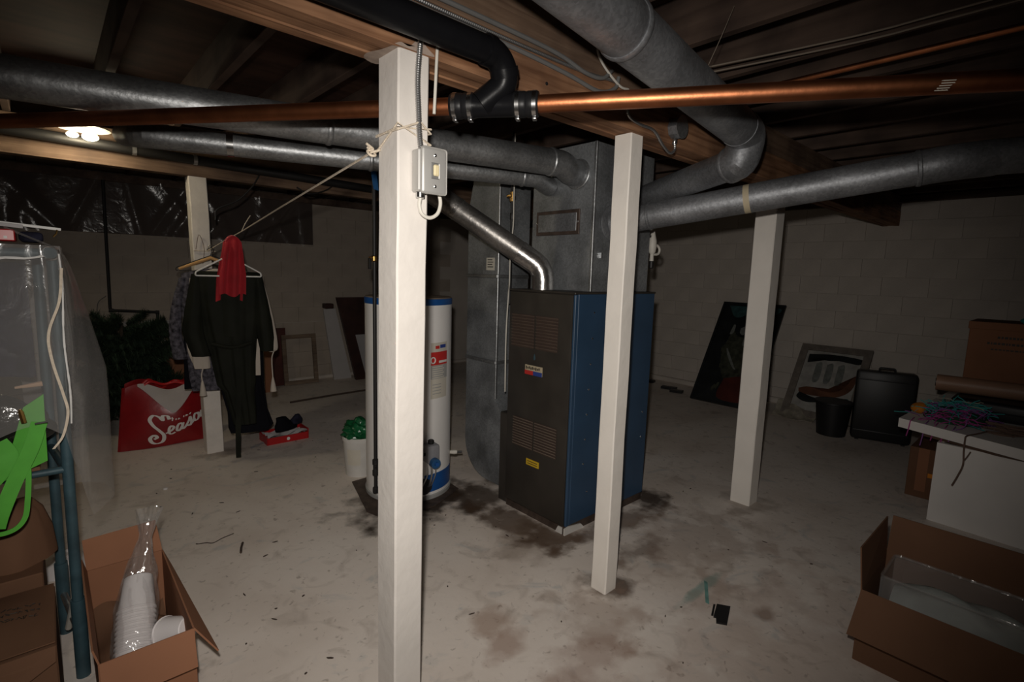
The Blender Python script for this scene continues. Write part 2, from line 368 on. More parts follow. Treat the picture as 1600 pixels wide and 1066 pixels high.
def lamp_mat():
    m, nt, N, L, p = nodes('bulb_glow'); p.inputs['Emission Color'].default_value = (1, .93, .66, 1); p.inputs['Emission Strength'].default_value = 9; p.inputs['Base Color'].default_value = (.9, .9, .85, 1)
lamp_mat()

# ------------------------------------------------------------------ the room
X0, X1, Y0, Y1, ZJ, ZC = -3.2, 6.6, -2.6, 6.77, 2.39, 2.58
fl_o = struct(obj('floor', box(B(), X0 - .2, X1 + .2, Y0 - .2, Y1 + .2, -.12, 0), 'floor_paint', smooth=False))
ceil = struct(obj('ceiling', box(B(), X0 - .2, X1 + .2, Y0 - .2, Y1 + .2, ZC, ZC + .05), 'subfloor', smooth=False))
jm = mesh('joist', box(B(), -.019, .019, Y0, Y1 - .02, ZJ, ZC, .002), 'joist_wood', False)
x = X0 + .25
while x < X1 - .1:
    inst('joist', jm, ceil, (x, 0, 0)); x += .405
wl = struct(obj('wall_left', box(B(), X0 - .2, X0, Y0, Y1, 0, ZC), 'block_paint', smooth=False))
wf = struct(obj('wall_front', box(B(), X0, X1, Y0 - .2, Y0, 0, ZC), 'block_paint', smooth=False))
wr = struct(obj('wall_right', box(B(), X1 + .012, X1 + .2, Y0, Y1 + .2, 0, ZC), 'mortar', smooth=False))
wb = struct(obj('wall_back', box(B(), X0, X1 + .2, Y1 + .012, Y1 + .2, 0, ZC), 'mortar', smooth=False))
# painted concrete blocks, course by course; the fourth joint is open
bm_r = mesh('block', box(B(), 0, .0135, -.1988, .1988, .0012, .1938, .0012), 'block_paint', False)
bm_b = mesh('block_back', box(B(), -.1988, .1988, 0, .0135, .0012, .1938, .0012), 'grimy_wall', False)
for r in range(13):
    z = r * .195 + (.006 if r >= 4 else 0)
    if z + .19 > ZC: continue
    s = .2 if r % 2 else 0
    y = -.6 + s
    while y < 5.6: inst('block', bm_r, wr, (X1, y, z)); y += .4
    x = -.6 + s
    while x < 4.8: inst('block', bm_b, wb, (x, Y1, z)); x += .4
struct(obj('baseboard_right', box(B(), X1 - .05, X1 + .012, Y0, Y1, 0, .07, .012), 'block_paint'))
struct(obj('baseboard_back', box(B(), X0, X1 - .05, Y1 - .03, Y1 + .012, 0, .05, .012), 'block_paint'))
# ledger boards on top of the walls
struct(obj('trim_1', box(B(), X1 - .09, X1, Y0, Y1, 2.33, ZJ, .003), 'joist_wood', smooth=False))
struct(obj('trim_2', box(B(), X0, X1 - .09, Y1 - .06, Y1, 2.31, ZJ, .003), 'joist_wood', smooth=False))

def beam(label, y0, y1, z0, m, n=3):
    t = thing('support_beam', label, 'beam', (1.5, (y0 + y1) / 2, z0))
    wdt = (y1 - y0) / n
    for k in range(n):
        zt = z0 + .148 if n == 3 else ZJ
        b = box(B(), X0, X1 - .005, y0 + k * wdt + .0008, y0 + (k + 1) * wdt - .0008, z0 + (.004 if k == 1 else 0), zt, .0025)
        obj('plank', b, m, t, False)
        if n == 3: obj('plank', box(B(), X0, X1 - .005, y0 + k * wdt + .0035, y0 + (k + 1) * wdt - .0008, zt + .001, ZJ, .0025), 'old_beam', t, False)
    return t
bt = beam('orange-brown built-up wooden beam carried by the three white posts', 1.307, 1.455, 2.10, 'beam_wood')
nm = mesh('nail', lathe(B(), [(.006, 0), (.006, .002), (.003, .003)], (0, 0, 0), 8), 'iron_black')
for nx, nz in ((.62, 2.16), (.70, 2.25), (.93, 2.15), (1.02, 2.2), (1.32, 2.15), (1.36, 2.21), (1.5, 2.15), (.45, 2.18)):
    inst('nail', nm, bt, (nx, 1.3065, nz), (PI / 2, 0, 0))
def smear(pts, fn, nm='paint_smear'):
    b = B(); c = [sum(p[i] for p in pts) / len(pts) for i in (0, 1)]; P = catmull([V((p[0], p[1], 0)) for p in pts + [pts[0]]], 4)[:-1]
    c0 = b.verts.new(fn(*c)); R_ = [b.verts.new(fn(p.x, p.y)) for p in P]
    for i in range(len(R_)): b.faces.new((c0, R_[i], R_[(i + 1) % len(R_)]))
    bmesh.ops.recalc_face_normals(b, faces=b.faces); return obj(nm, b, 'paint_smear', bt, False)
smear([(.735, 2.103), (.755, 2.113), (.78, 2.109), (.80, 2.128), (.82, 2.135), (.838, 2.122), (.862, 2.105), (.80, 2.1025)], lambda a, c: V((a, 1.3062, c)))
smear([(.732, 1.312), (.722, 1.36), (.705, 1.41), (.72, 1.45), (.77, 1.452), (.77, 1.312)], lambda a, c: V((a, c, 2.0992)))
beam('rear wooden beam near the bare bulb, resting on the far post', 4.49, 4.61, 2.145, 'old_beam', 2)

def post(label, cx, cy, s, z1, lean=(0, 0), sy=None, m='post_paint'):
    sy = sy or s
    t = B(); nseg = 14; rnd = random.Random(int(cx * 100))
    rings = []
    for k in range(nseg + 1):
        f = k / nseg; dx = lean[0] * f + rnd.uniform(-.0012, .0012); dy = lean[1] * f + rnd.uniform(-.0012, .0012); z = z1 * f; bv = .005; ring = []
        hx, hy = s / 2, sy / 2
        for (px, py) in ((-hx + bv, -hy), (hx - bv, -hy), (hx, -hy + bv), (hx, hy - bv), (hx - bv, hy), (-hx + bv, hy), (-hx, hy - bv), (-hx, -hy + bv)):
            ring.append(t.verts.new((cx + px + dx + rnd.uniform(-.0006, .0006), cy + py + dy + rnd.uniform(-.0006, .0006), z)))
        rings.append(ring)
    for k in range(nseg):
        for j in range(8): t.faces.new((rings[k][j], rings[k][(j + 1) % 8], rings[k + 1][(j + 1) % 8], rings[k + 1][j]))
    t.faces.new(list(reversed(rings[0]))); t.faces.new(rings[-1])
    return tag(obj('support_post', t, m, smooth=False), label, 'post')
post('nearest white painted wooden post, with the grey switch box on it', .786, 1.38, .10, 2.10, (.0135, -.012), .115, 'post_paint_near_dimmed')
post('thin white painted post standing right in front of the blue furnace side', 1.900, 1.372, .088, 2.10, (.004, 0))
post('white painted post to the right of the furnace, in front of the dark painting', 3.43, 1.36, .13, 2.10)
post('far white painted post behind the hanging clothes and red bag', .912, 4.555, .120, 2.145, (-.03, 0), m='post_paint_chipped')

# ------------------------------------------------------------------ furnace
FX0, FX1, FY0, FY1, FZ = 2.12, 2.905, 1.825, 2.352, 1.402
t = thing('furnace', 'tall furnace with dark brown louvred front and blue side panel', 'furnace', ((FX0 + FX1) / 2, (FY0 + FY1) / 2, 0))
obj('cabinet', box(B(), FX0 + .012, FX1, FY0 + .006, FY1, .035, FZ, .004), 'furnace_dark', t)
bp = obj('side_panel', box(B(), FX0 + .03, FX1 - .004, FY0 - .004, FY0 + .008, .05, FZ - .006, .004), 'furnace_blue', t)
obj('corner_flange', box(B(), FX0 + .002, FX0 + .029, FY0 - .006, FY0 + .01, .05, FZ - .01, .003), 'furnace_blue', t)
fp = obj('front_panel', box(B(), FX0 - .002, FX0 + .014, FY0 + .012, FY1 - .004, .05, FZ - .012, .005, 2), 'furnace_dark', t)
obj('top_trim', box(B(), FX0 - .004, FX1 + .002, FY0 - .008, FY1 + .002, FZ - .008, FZ + .004, .003), 'furnace_dark', t)
for (y0, y1, z0, z1, n) in ((2.125, 2.318, 1.055, 1.256, 11), (1.935, 2.108, 1.055, 1.256, 11), (2.108, 2.282, .43, .615, 11), (1.915, 2.092, .43, .615, 11)):
    obj('louvre_recess', box(B(), FX0 - .004, FX0 - .0005, y0, y1, z0, z1), 'slat_back', fp, False)
    pitch = (z1 - z0) / n
    sb = B(); obox(sb, (0, 0, 0), V((.8, 0, -.6)), V((0, 1, 0)), V((.6, 0, .8)), .006, (y1 - y0) / 2, .0022)
    sm = mesh('louvre', sb, 'furnace_slat' if z0 > .8 else 'furnace_slat_light', False)
    for k in range(n): inst('louvre', sm, fp, (FX0 - .006, (y0 + y1) / 2, z0 + (k + .5) * pitch))
scr = mesh('screw', lathe(B(), [(.006, 0), (.006, .002), (.003, .004)], (0, 0, 0), 8), 'steel')
for k in range(7):
    inst('screw', scr, bp, (FX0 + .17 - .006 * k, FY0 - .004, 1.29 - k * .148), (PI / 2, 0, 0))
for (sx, sz) in ((2.55, .62), (2.60, .45), (2.48, .33), (2.84, .62), (2.84, .45), (2.30, .22)): inst('screw', scr, bp, (sx, FY0 - .004, sz), (PI / 2, 0, 0))
# badge: cream top, red and blue lower halves
bd = obj('badge', box(B(), FX0 - .007, FX0 - .0015, 2.046, 2.19, .897, .955, .001), 'label_tan', fp, False)
obj('badge_red_half', box(B(), FX0 - .0085, FX0 - .006, 2.118, 2.19, .897, .922), 'print_red', bd, False)
obj('badge_blue_half', box(B(), FX0 - .0085, FX0 - .006, 2.046, 2.118, .897, .922), 'print_blue', bd, False)
b = B()
for k in range(9): box(b, FX0 - .0085, FX0 - .0065, 2.178 - k * .0135 - .0045, 2.178 - k * .0135 + .0035, .929 + (k % 3) * .002, .947 - (k % 2) * .004)
obj('badge_lettering', b, 'furnace_dark', bd, False)
bl = B(); lathe(bl, [(.001, -.018), (.008, -.012), (.009, 0), (.002, .022)], (0, 0, 0), 10)
bmesh.ops.scale(bl, vec=(.35, 1, 1), verts=bl.verts); bmesh.ops.translate(bl, vec=(FX0 - .003, 2.117, 1.005), verts=bl.verts); obj('flame_mark', bl, 'rack_blue', fp)
yl = obj('warning_label', box(B(), FX0 - .005, FX0 - .0015, 2.048, 2.156, .333, .372), 'label_yellow', fp, False)
b = B()
for k in range(2): box(b, FX0 - .0058, FX0 - .0045, 2.06, 2.145, .343 + k * .014, .347 + k * .014)
obj('label_lettering', b, 'print_black', yl, False)
obj('base_rail', box(B(), FX0 + .004, FX1 - .01, FY0 + .002, FY0 + .03, 0, .048), 'plate_rust', t, False)
obj('foot_block', prism(B(), [(FX0 - .004, .0), (FX0 + .17, .0), (FX0 + .14, .03), (FX0 + .03, .046), (FX0 - .004, .04)], 'Y', FY0 - .006, FY0 + .004), 'base_white', t, False)
obj('foot_block', prism(B(), [(FY0 + .02, 0), (FY0 + .07, .0), (FY0 + .05, .04), (FY0 + .02, .04)], 'X', FX0 - .003, FX0 + .004), 'base_white', t, False)
obj('base_rail', box(B(), FX0 + .006, FX0 + .03, FY0 + .03, FY1 - .01, 0, .04), 'plate_rust', t, False)

# plenum on top of the furnace
PX0, PX1, PY0, PY1, PZ = 2.291, 2.862, 1.86, 2.348, 2.235
p = thing('supply_plenum', 'galvanised sheet-metal plenum box on top of the furnace', 'duct', ((PX0 + PX1) / 2, (PY0 + PY1) / 2, FZ + .005))
obj('box', box(B(), PX0, PX1, PY0, PY1, FZ + .0045, PZ, .002), 'galvanised_flat', p, False)
obj('corner_seam', box(B(), PX0 - .006, PX0 + .012, PY0 - .006, PY0 + .012, FZ + .005, PZ, .002), 'galvanised', p)
pl = obj('access_plate', box(B(), PX0 - .012, PX0 - .0005, 1.955, 2.302, 1.733, 1.877, .003), 'plate_rust', p)
obj('plate_face', box(B(), PX0 - .0145, PX0 - .011, 1.975, 2.282, 1.753, 1.857, .002), 'galvanised_dull', pl)
for (yy, zz) in ((1.964, 1.805), (2.293, 1.805)): inst('screw', scr, pl, (PX0 - .012, yy, zz), (0, -PI / 2, 0))
obj('hole_cover', box(B(), 2.36, 2.368, PY0 - .014, PY0, 1.60, 1.63), 'steel', p)

# return air duct beside it
prof = [(2.352, .02), (2.70, .02)] + [(2.70 + .255 * math.sin(a), .275 - .255 * math.cos(a)) for a in [PI / 2 * k / 8 for k in range(1, 9)]] + [(2.955, 1.93), (2.885, 2.2), (2.62, 2.2), (2.62, .62), (2.52, .50), (2.352, .48)]
t = thing('return_air_duct', 'tall rectangular galvanised return duct left of the furnace, curving in at the floor', 'duct', (2.39, 2.65, 0))
obj('duct_body', prism(B(), prof, 'X', 2.25, 2.53), 'galvanised_flat', t, True, 50)
for z in (.885, 1.475):
    b = B(); box(b, 2.238, 2.2505, 2.618, 2.958, z - .012, z + .012, .003); box(b, 2.24, 2.53, 2.61, 2.6205, z - .012, z + .012, .003); obj('slip_joint', b, 'galvanised', t)
obj('corner_seam', box(B(), 2.242, 2.262, 2.612, 2.626, .63, 2.2, .003), 'galvanised', t)
lb = obj('paper_label', box(B(), 2.2475, 2.2502, 2.66, 2.745, 1.515, 1.60), 'label_cream', t, False)
b = B()
for k in range(4): box(b, 2.2468, 2.2478, 2.672 + .01 * (k % 2), 2.732, 1.535 + k * .016, 1.541 + k * .016)
obj('label_lettering', b, 'print_black', lb, False)
obj('inspection_lid', box(B(), 2.14, 2.25, 2.354, 2.44, .0, .60, .006), 'furnace_dark', t)

# ------------------------------------------------------------------ round ducts
def ring_pts(a, d, l): return [V(a) - V(d) * l, V(a) + V(d) * l]
def round_duct(label, segs, mt='galvanised', collars=(), group=None, straps=()):
    """segs: list of (kind, points, radius)"""
    a = V(segs[0][1][0]); r = thing('round_duct', label, 'duct', a, group)
    for kind, pts, rad in segs:
        if kind == 'pipe': obj('pipe', tube(B(), pts, rad, 28), mt, r)
        else: obj('elbow', tube(B(), rounded(pts, .5, 4), rad * 1.012, 28), mt, r, True, 14)
    for c, d, rad, l in collars:
        d = V(d).normalized(); c = V(c); P = [c - d * l, c - d * l * .5, c + d * l * .5, c + d * l]
        obj('collar', tube(B(), P, [rad, rad * 1.05, rad * 1.05, rad], 28), mt, r)
    for c, d, rad, m_ in straps:
        d = V(d).normalized(); c = V(c); obj('tape_band', tube(B(), [c - d * .014, c + d * .014], rad, 28), m_, r)
    return r
# A: large run to the left
A0, A1 = V((2.11, 1.965, 2.10)), V((-.75, 2.64, 2.10)); dA = (A1 - A0).normalized()
A00 = V((2.275, 1.985, 2.075))
round_duct('larger of two round ducts running left from the plenum under the joists', [('pipe', [A0 + dA * .02, A0 + dA * 1.2], .069), ('pipe', [A0 + dA * 1.195, A1], .07), ('elbow', [A0 + dA * .06, A0 - dA * .02, V((2.2, 1.97, 2.065)), A00], .069)],
           collars=[((2.285, 1.985, 2.07), (1, .05, -.1), .082, .008), (A0 + dA * .06, dA, .071, .01), (A0 + dA * 1.2, dA, .0715, .012)])
B0, B1 = V((2.12, 2.205, 2.055)), V((.44, 2.80, 2.055)); dB = (B1 - B0).normalized()
round_duct('thinner round duct running left just below and behind the larger one', [('pipe', [B0, B0 + dB * .9], .053), ('pipe', [B0 + dB * .895, B1], .0525), ('elbow', [B0 + dB * .02, B0 - dB * .06, V((2.24, 2.2, 2.03)), V((2.289, 2.2, 2.02))], .054), ('elbow', [B1 - dB * .01, B1 + dB * .1, B1 + dB * .12 + V((0, .3, .05))], .053)],
           mt='galvanised', collars=[(B0 + dB * .05, dB, .055, .01), (B0 + dB * .9, dB, .055, .01)], straps=[(B1 - dB * .25, dB, .0545, 'steel')])
# big duct overhead, dropping into the plenum
G0, G1 = V((.35, .80, 2.20)), V((2.36, 1.09, 2.165)); dG = (G1 - G0).normalized()
H1 = V((2.73, 1.858, 1.97)); H0 = V((2.43, 1.12, 2.045)); dH = (H1 - H0).normalized()
round_duct('big dull grey round duct overhead, bending down to the plenum', [('pipe', [G0, G0 + dG * .9], .079), ('pipe', [G0 + dG * .895, G1 - dG * .02], .0795), ('elbow', [G1 - dG * .06, G1 + dG * .09, H0 + dH * .0, H0 + dH * .06], .081), ('pipe', [H0 + dH * .05, H1], .072)], mt='galvanised_dull',
           collars=[(G0 + dG * .9, dG, .0815, .012), (H0 + dH * .055, dH, .0815, .012)])
# right run
R0, R1 = V((2.455, 1.852, 1.805)), V((2.83, .51, 2.0)); dR = (R1 - R0).normalized()
round_duct('round duct running right below the beam, taped near the third post', mt='galvanised_dull', segs=[('pipe', [R0, R0 + dR * .22], .072), ('pipe', [R0 + dR * .21, R1], .0715), ('elbow', [R1 - dR * .01, R1 + dR * .10, R1 + dR * .10 + V((.10, -.12, .02))], .0735), ('pipe', [R1 + dR * .10 + V((.08, -.10, .018)), R1 + V((.62, -.95, .09))], .071)],
           collars=[(R0 + V((0, .002, 0)), (0, 1, 0), .095, .005), (R0 + dR * .1, dR, .0735, .008), (R0 + dR * .22, dR, .0735, .008), (R1 - dR * .01, dR, .0735, .01)], straps=[(R0 + dR * .72, dR, .0722, 'label_tan')])
# flue pipe
f0 = V((2.2, 2.15, FZ)); f1 = V((2.2, 2.155, 1.535)); f2 = V((1.60, 2.72, 2.06))
df = (f2 - f1).normalized()
t = thing('flue_pipe', 'shiny metal flue pipe rising from the furnace top towards upper left', 'flue', f0)
obj('elbow', tube(B(), rounded([f0 + V((0, 0, .003)), f1, f1 + df * .17], .14, 3), .0675, 28), 'bright_vent', t, True, 14)
obj('pipe', tube(B(), [f1 + df * .15, f1 + df * .62], .066, 28), 'vent_dull', t)
obj('pipe', tube(B(), [f1 + df * .61, f2], .067, 28), 'vent_dull', t)
obj('elbow', tube(B(), rounded([f2 - df * .02, f2 + df * .06, f2 + df * .06 + V((0, 0, .25))], .1, 4), .068, 28), 'bright_vent', t, True, 14)
for q in (f1 + df * .16, f1 + df * .615):
    obj('collar', tube(B(), [q - df * .012, q + df * .012], .0685, 28), 'bright_vent', t)

# gas drop pipe and wire by the plenum
t = thing('gas_riser', 'thin gas pipe with brass valve between return duct and plenum', 'pipe', (2.225, 2.47, 1.405))
obj('pipe', tube(B(), [(2.225, 2.47, 1.30), (2.225, 2.475, 2.38)], .009, 10), 'iron_black', t)
b = B(); lathe(b, [(.010, -.03), (.017, -.028), (.017, -.012), (.02, -.01), (.02, .012), (.015, .014), (.015, .03), (.010, .032)], (2.225, 2.473, 1.98), 12); box(b, 2.19, 2.21, 2.455, 2.49, 1.975, 1.99, .003)
obj('valve', b, 'brass', t)
obj('coupling', lathe(B(), [(.013, -.02), (.014, -.018), (.014, .018), (.013, .02)], (2.225, 2.47, 1.86), 12), 'iron_black', t)
obj('thermostat_wire', tube(B(), catmull([(2.215, 2.45, 2.36), (2.21, 2.44, 2.1), (2.205, 2.435, 1.95), (2.21, 2.44, 1.8), (2.21, 2.46, 1.6), (2.205, 2.455, 1.43), (2.15, 2.40, 1.36), (2.112, 2.37, 1.1), (2.112, 2.365, .75)], 6), .0045, 8), 'cable_white', t)

# white plastic valve hanging beside the plenum
t = thing('water_valve', 'small white plastic valve with dark end hanging right of the plenum', 'valve', (2.905, 1.84, 1.56))
obj('bracket', box(B(), 2.855, 2.93, 1.865, 1.885, 1.75, 1.765, .002), 'iron_black', t)
obj('body', lathe(B(), [(.014, 1.60), (.012, 1.645), (.022, 1.66), (.027, 1.69), (.026, 1.73), (.018, 1.76), (.012, 1.79)], (2.905, 1.865, 0), 14), 'cable_white', t)
obj('loop', tube(B(), catmull([(2.91, 1.865, 1.70), (2.95, 1.86, 1.705), (2.975, 1.855, 1.68), (2.96, 1.855, 1.65), (2.92, 1.862, 1.645)], 5), .008, 8), 'cable_white', t)
obj('end_cap', lathe(B(), [(.012, 1.555), (.016, 1.56), (.016, 1.60), (.012, 1.605)], (2.905, 1.865, 0), 12), 'iron_black', t)

# ------------------------------------------------------------------ water heater
HX, HY, HR, HZ = 1.782, 2.985, .285, 1.325
t = thing('water_heater', 'white cylindrical water heater with blue bands behind the nearest post', 'water heater', (HX, HY, 0))
obj('base_ring', lathe(B(), [(.272, .0), (.290, .005), (.292, .03), (.286, .035)], (HX, HY, 0), 64), 'print_grey', t)
tk = obj('tank', lathe(B(), [(HR - .001, .035), (HR, .2), (HR, HZ - .045), (HR, HZ - .04)], (HX, HY, 0), 64), 'heater_white', t)
def band(a0, a1, z0, z1, r, name, mt, par, n=24):
    b = B(); L = []
    for k in range(n + 1):
        a = a0 + (a1 - a0) * k / n
        L.append([b.verts.new((HX + math.cos(a) * rr, HY + math.sin(a) * rr, z)) for rr, z in ((r, z0), (r, z1), (r - .002, z1), (r - .002, z0))])
    for k in range(n):
        for j in range(4): b.faces.new((L[k][j], L[k + 1][j], L[k + 1][(j + 1) % 4], L[k][(j + 1) % 4]))
    bmesh.ops.recalc_face_normals(b, faces=b.faces)
    return obj(name, b, mt, par)
obj('top_band', lathe(B(), [(HR + .002, HZ - .042), (HR + .003, HZ - .04), (HR + .003, HZ - .006), (HR, HZ - .002)], (HX, HY, 0), 64), 'heater_blue', t)
obj('lid', lathe(B(), [(HR, HZ - .003), (HR - .004, HZ + .004), (.12, HZ + .012), (.06, HZ + .03), (.058, HZ + .06)], (HX, HY, 0), 48), 'heater_top', t)
cam_a = math.atan2(-HY, -HX)
band(cam_a + .36, cam_a + 1.35, .055, .175, HR + .002, 'bottom_band', 'heater_blue', t)
obj('burner_door', (lambda b: (tube(b, [(HX + math.cos(cam_a + .36) * .277, HY + math.sin(cam_a + .36) * .277, .10), (HX + math.cos(cam_a + .36) * .289, HY + math.sin(cam_a + .36) * .289, .10)], .055, 16), b)[1])(B()), 'iron_black', t)
lab = band(cam_a + .50, cam_a + 1.02, .68, 1.045, HR + .0015, 'label', 'label_cream', t)
band(cam_a + .50, cam_a + 1.02, .90, .985, HR + .003, 'red_stripe', 'print_red', lab)
band(cam_a + .50, cam_a + 1.02, .81, .898, HR + .003, 'grey_box', 'print_grey', lab)
band(cam_a + .72, cam_a + 1.0, .912, .927, HR + .0045, 'white_line', 'print_white', lab)
band(cam_a + .62, cam_a + .74, 1.005, 1.025, HR + .003, 'red_mark', 'print_red', lab); band(cam_a + .76, cam_a + .96, 1.008, 1.03, HR + .003, 'blue_mark', 'print_blue', lab)
for k in range(6): band(cam_a + .53, cam_a + .9 - .05 * (k % 2), .815 + k * .014, .821 + k * .014, HR + .0045, 'print_line', 'label_cream', lab, 8)
for k in range(4): band(cam_a + .55, cam_a + .8, .71 + k * .02, .715 + k * .02, HR + .003, 'print_line', 'print_grey', lab, 8)
a = cam_a + .555; cdir = V((math.cos(a), math.sin(a), 0)); side = V((-math.sin(a), math.cos(a), 0)); cc = V((HX, HY, .933)) + cdir * (HR + .004)
b = B(); P = [cc + side * math.cos(q) * .017 + V((0, 0, math.sin(q) * .019)) for q in [2 * PI * k / 20 for k in range(21)]]; tube(b, P, .0045, 6, False); obj('round_emblem', b, 'print_white', lab)
# gas control valve
a = cam_a + .43; cd = V((math.cos(a), math.sin(a), 0)); sd = V((-math.sin(a), math.cos(a), 0)); up = V((0, 0, 1))
vc = V((HX, HY, .345)) + cd * (HR + .05)
gv = obj('gas_valve', obox(B(), vc, cd, sd, up, .045, .042, .06, .012), 'valve_grey', t)
obj('dial', tube(B(), [vc + cd * .03 + V((0, 0, -.05)), vc + cd * .075 + V((0, 0, -.052))], .032, 16), 'dial_blue', gv)
obj('dial_knob', tube(B(), [vc + cd * .07 + V((0, 0, -.052)), vc + cd * .09 + V((0, 0, -.052))], .013, 12), 'heater_blue', gv)
obj('top_knob', lathe(B(), [(.018, .06), (.02, .065), (.02, .08), (.015, .086)], vc, 14), 'iron_black', gv)
for k, (o1, o2) in enumerate(((-.03, -.045), (0, 0.004), (.028, .02))):
    obj('burner_tube', tube(B(), catmull([vc + sd * o1 + V((0, 0, -.055)), vc + sd * (o1 + .008) + V((0, 0, -.14)) , vc + sd * o2 + V((0, 0, -.22)) - cd * .02, V((HX, HY, .10)) + cd * (HR + .006) + sd * o2], 5), .0045 if k != 1 else .007, 8), 'tin', gv)
# drain tap on the far right
a = cam_a + 1.5; dd = V((math.cos(a), math.sin(a), 0)); q = V((HX, HY, .24)) + dd * HR
obj('drain_tap', tube(B(), [q, q + dd * .03, q + dd * .05], [.012, .016, .013], 10), 'cable_white', t)
obj('tap_end', tube(B(), [q + dd * .05, q + dd * .085], .008, 8), 'iron_black', t)
b = B()
for k in range(9):
    a = 2 * PI * k / 9
    ww = .34 + .05 * math.sin(3 * k)
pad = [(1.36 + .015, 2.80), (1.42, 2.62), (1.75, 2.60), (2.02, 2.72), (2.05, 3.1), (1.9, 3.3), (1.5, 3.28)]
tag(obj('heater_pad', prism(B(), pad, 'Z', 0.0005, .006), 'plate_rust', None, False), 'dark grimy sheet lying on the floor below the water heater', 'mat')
# black gas pipe to the heater
t = thing('gas_pipe', 'black iron gas pipe dropping past the left side of the water heater', 'pipe', (1.462, 2.85, .09))
obj('pipe', tube(B(), [(1.462, 2.85, .10), (1.466, 2.85, 2.38)], .0115, 12), 'iron_black', t)
obj('tee', lathe(B(), [(.014, .2), (.02, .205), (.02, .235), (.016, .24), (.016, .27), (.02, .275), (.02, .305), (.014, .31)], (1.462, 2.85, 0), 12), 'iron_black', t)
obj('drip_cap', lathe(B(), [(.016, .085), (.019, .09), (.019, .12), (.014, .125)], (1.462, 2.85, 0), 12), 'iron_black', t)
obj('branch', tube(B(), rounded([(1.462, 2.85, .255), (1.45, 2.76, .255), (1.5, 2.64, .30), vc - sd * .03], .03, 4), .010, 10), 'iron_black', t)
b = lathe(B(), [(.012, 1.545), (.019, 1.55), (.019, 1.575), (.013, 1.58)], (1.462, 2.85, 0), 12); box(b, 1.435, 1.45, 2.835, 2.865, 1.56, 1.575, .002); obj('valve', b, 'brass', t)
obj('valve_handle', box(B(), 1.425, 1.44, 2.835, 2.86, 1.50, 1.565, .003), 'iron_black', t)
tag(obj('blue_tag', (lambda b: (quad(b, [(1.432, 2.835, 2.10), (1.47, 2.83, 2.085), (1.485, 2.83, 1.96), (1.455, 2.835, 1.965)]), quad(b, [(1.44, 2.84, 2.08), (1.50, 2.84, 2.05), (1.52, 2.84, 1.97), (1.48, 2.84, 1.96)]), bmesh.ops.solidify(b, geom=b.faces, thickness=.002), b)[3])(B()), 'tape_blue', None, False), 'blue plastic flag wrapped round the black gas pipe near the ceiling', 'tag')

# ------------------------------------------------------------------ drain pipes overhead
zc = 2.0
ca, cb = V((.955, 1.345, zc)), V((1.115, 1.14, zc)); dc = (cb - ca).normalized()
t = thing('copper_pipe', 'long orange copper drain pipe crossing the right half of the ceiling', 'pipe', cb)
obj('pipe', tube(B(), [cb - dc * .02, V((1.44, .66, 2.0)), V((2.3, -.62, 2.0))], .0255, 20), 'copper', t)
b = B(); q = V((1.69, .288, 2.0)); du = (V((2.3, -.62, 2)) - V((1.44, .66, 2))).normalized()
sw = du.cross(V((0, 0, 1))).normalized(); n0 = (CAM - q).normalized()
def on_pipe(s, a, rr=.0259): return q + du * s + (sw * math.cos(a) + V((0, 0, 1)) * math.sin(a)) * rr
ac = math.atan2(n0.z, n0.dot(sw))
for k in range(5):
    s0 = -.018 + .003 * k; quad(b, [on_pipe(s0, ac - .65 + .22 * k), on_pipe(s0 + .03 - .003 * (k % 3), ac - .65 + .22 * k), on_pipe(s0 + .028, ac - .56 + .22 * k), on_pipe(s0, ac - .56 + .22 * k)])
for k in range(3): quad(b, [on_pipe(-.012 + k * .009, ac - .6), on_pipe(-.009 + k * .009, ac - .6), on_pipe(-.006 + k * .009, ac + .3), on_pipe(-.009 + k * .009, ac + .3)])
obj('stencilled_marks', b, 'label_cream', t, False)
b2 = thing('copper_pipe', 'dimmer copper drain pipe running left from behind the nearest post', 'pipe', ca)
obj('pipe', tube(B(), [ca + dc * .02, V((.24, 2.30, 2.0)), V((-.1, 2.74, 2.0))], .0255, 20), 'copper', b2)
b = B(); q = V((.875, 1.452, 2.0)); bar(b, q + V((0, 0, .02)), q + V((0, 0, .07)), .012, .004); bar(b, q + V((-.02, .015, .07)), q + V((.02, -.015, .075)), .012, .004); obj('hanger_clip', b, 'copper', b2, False)
t = thing('drain_wye', 'black plastic drain wye clamped between the copper pipes under the beam', 'pipe fitting', (ca + cb) / 2)
def along(k): return ca.lerp(cb, k)
tube_b = tube(B(), [along(.26), along(.30), along(.74), along(.78)], [.036, .034, .034, .036], 24); obj('body', tube_b, 'abs_black', t)
P = rounded([V((-.9, 1.2, 2.125)), V((1.01, 1.2, 2.125)), V((1.055, 1.205, 2.06)), V((1.0, 1.262, 1.998))], .055, 8)
for k0, k1, rr in ((-.02, .27, .0375), (.73, 1.02, .0375)):
    obj('coupling', tube(B(), [along(k0), along(k0 + .02), along((k0 + k1) / 2 - .02), along((k0 + k1) / 2), along((k0 + k1) / 2 + .02), along(k1 - .02), along(k1)], [rr - .003, rr, rr, rr - .002, rr, rr, rr - .003], 24), 'rubber', t)
for k in (.035, .22, .78, .975):
    c = obj('clamp', tube(B(), [along(k) - dc * .006, along(k) + dc * .006], .0388, 24), 'steel', t)
    obj('clamp_screw', obox(B(), along(k) + V((0, 0, -.040)), dc, V((dc.y, -dc.x, 0)), V((0, 0, 1)), .006, .014, .005, .001), 'steel', c)
t = thing('drain_pipe', 'thick black plastic drain pipe along the beam with an elbow down to the wye', 'pipe', (1.0, 1.2, 2.0))
obj('pipe', tube(B(), P[:2], .0375, 24), 'abs_black', t)
obj('elbow', tube(B(), P[1:], .0395, 24), 'abs_black', t)
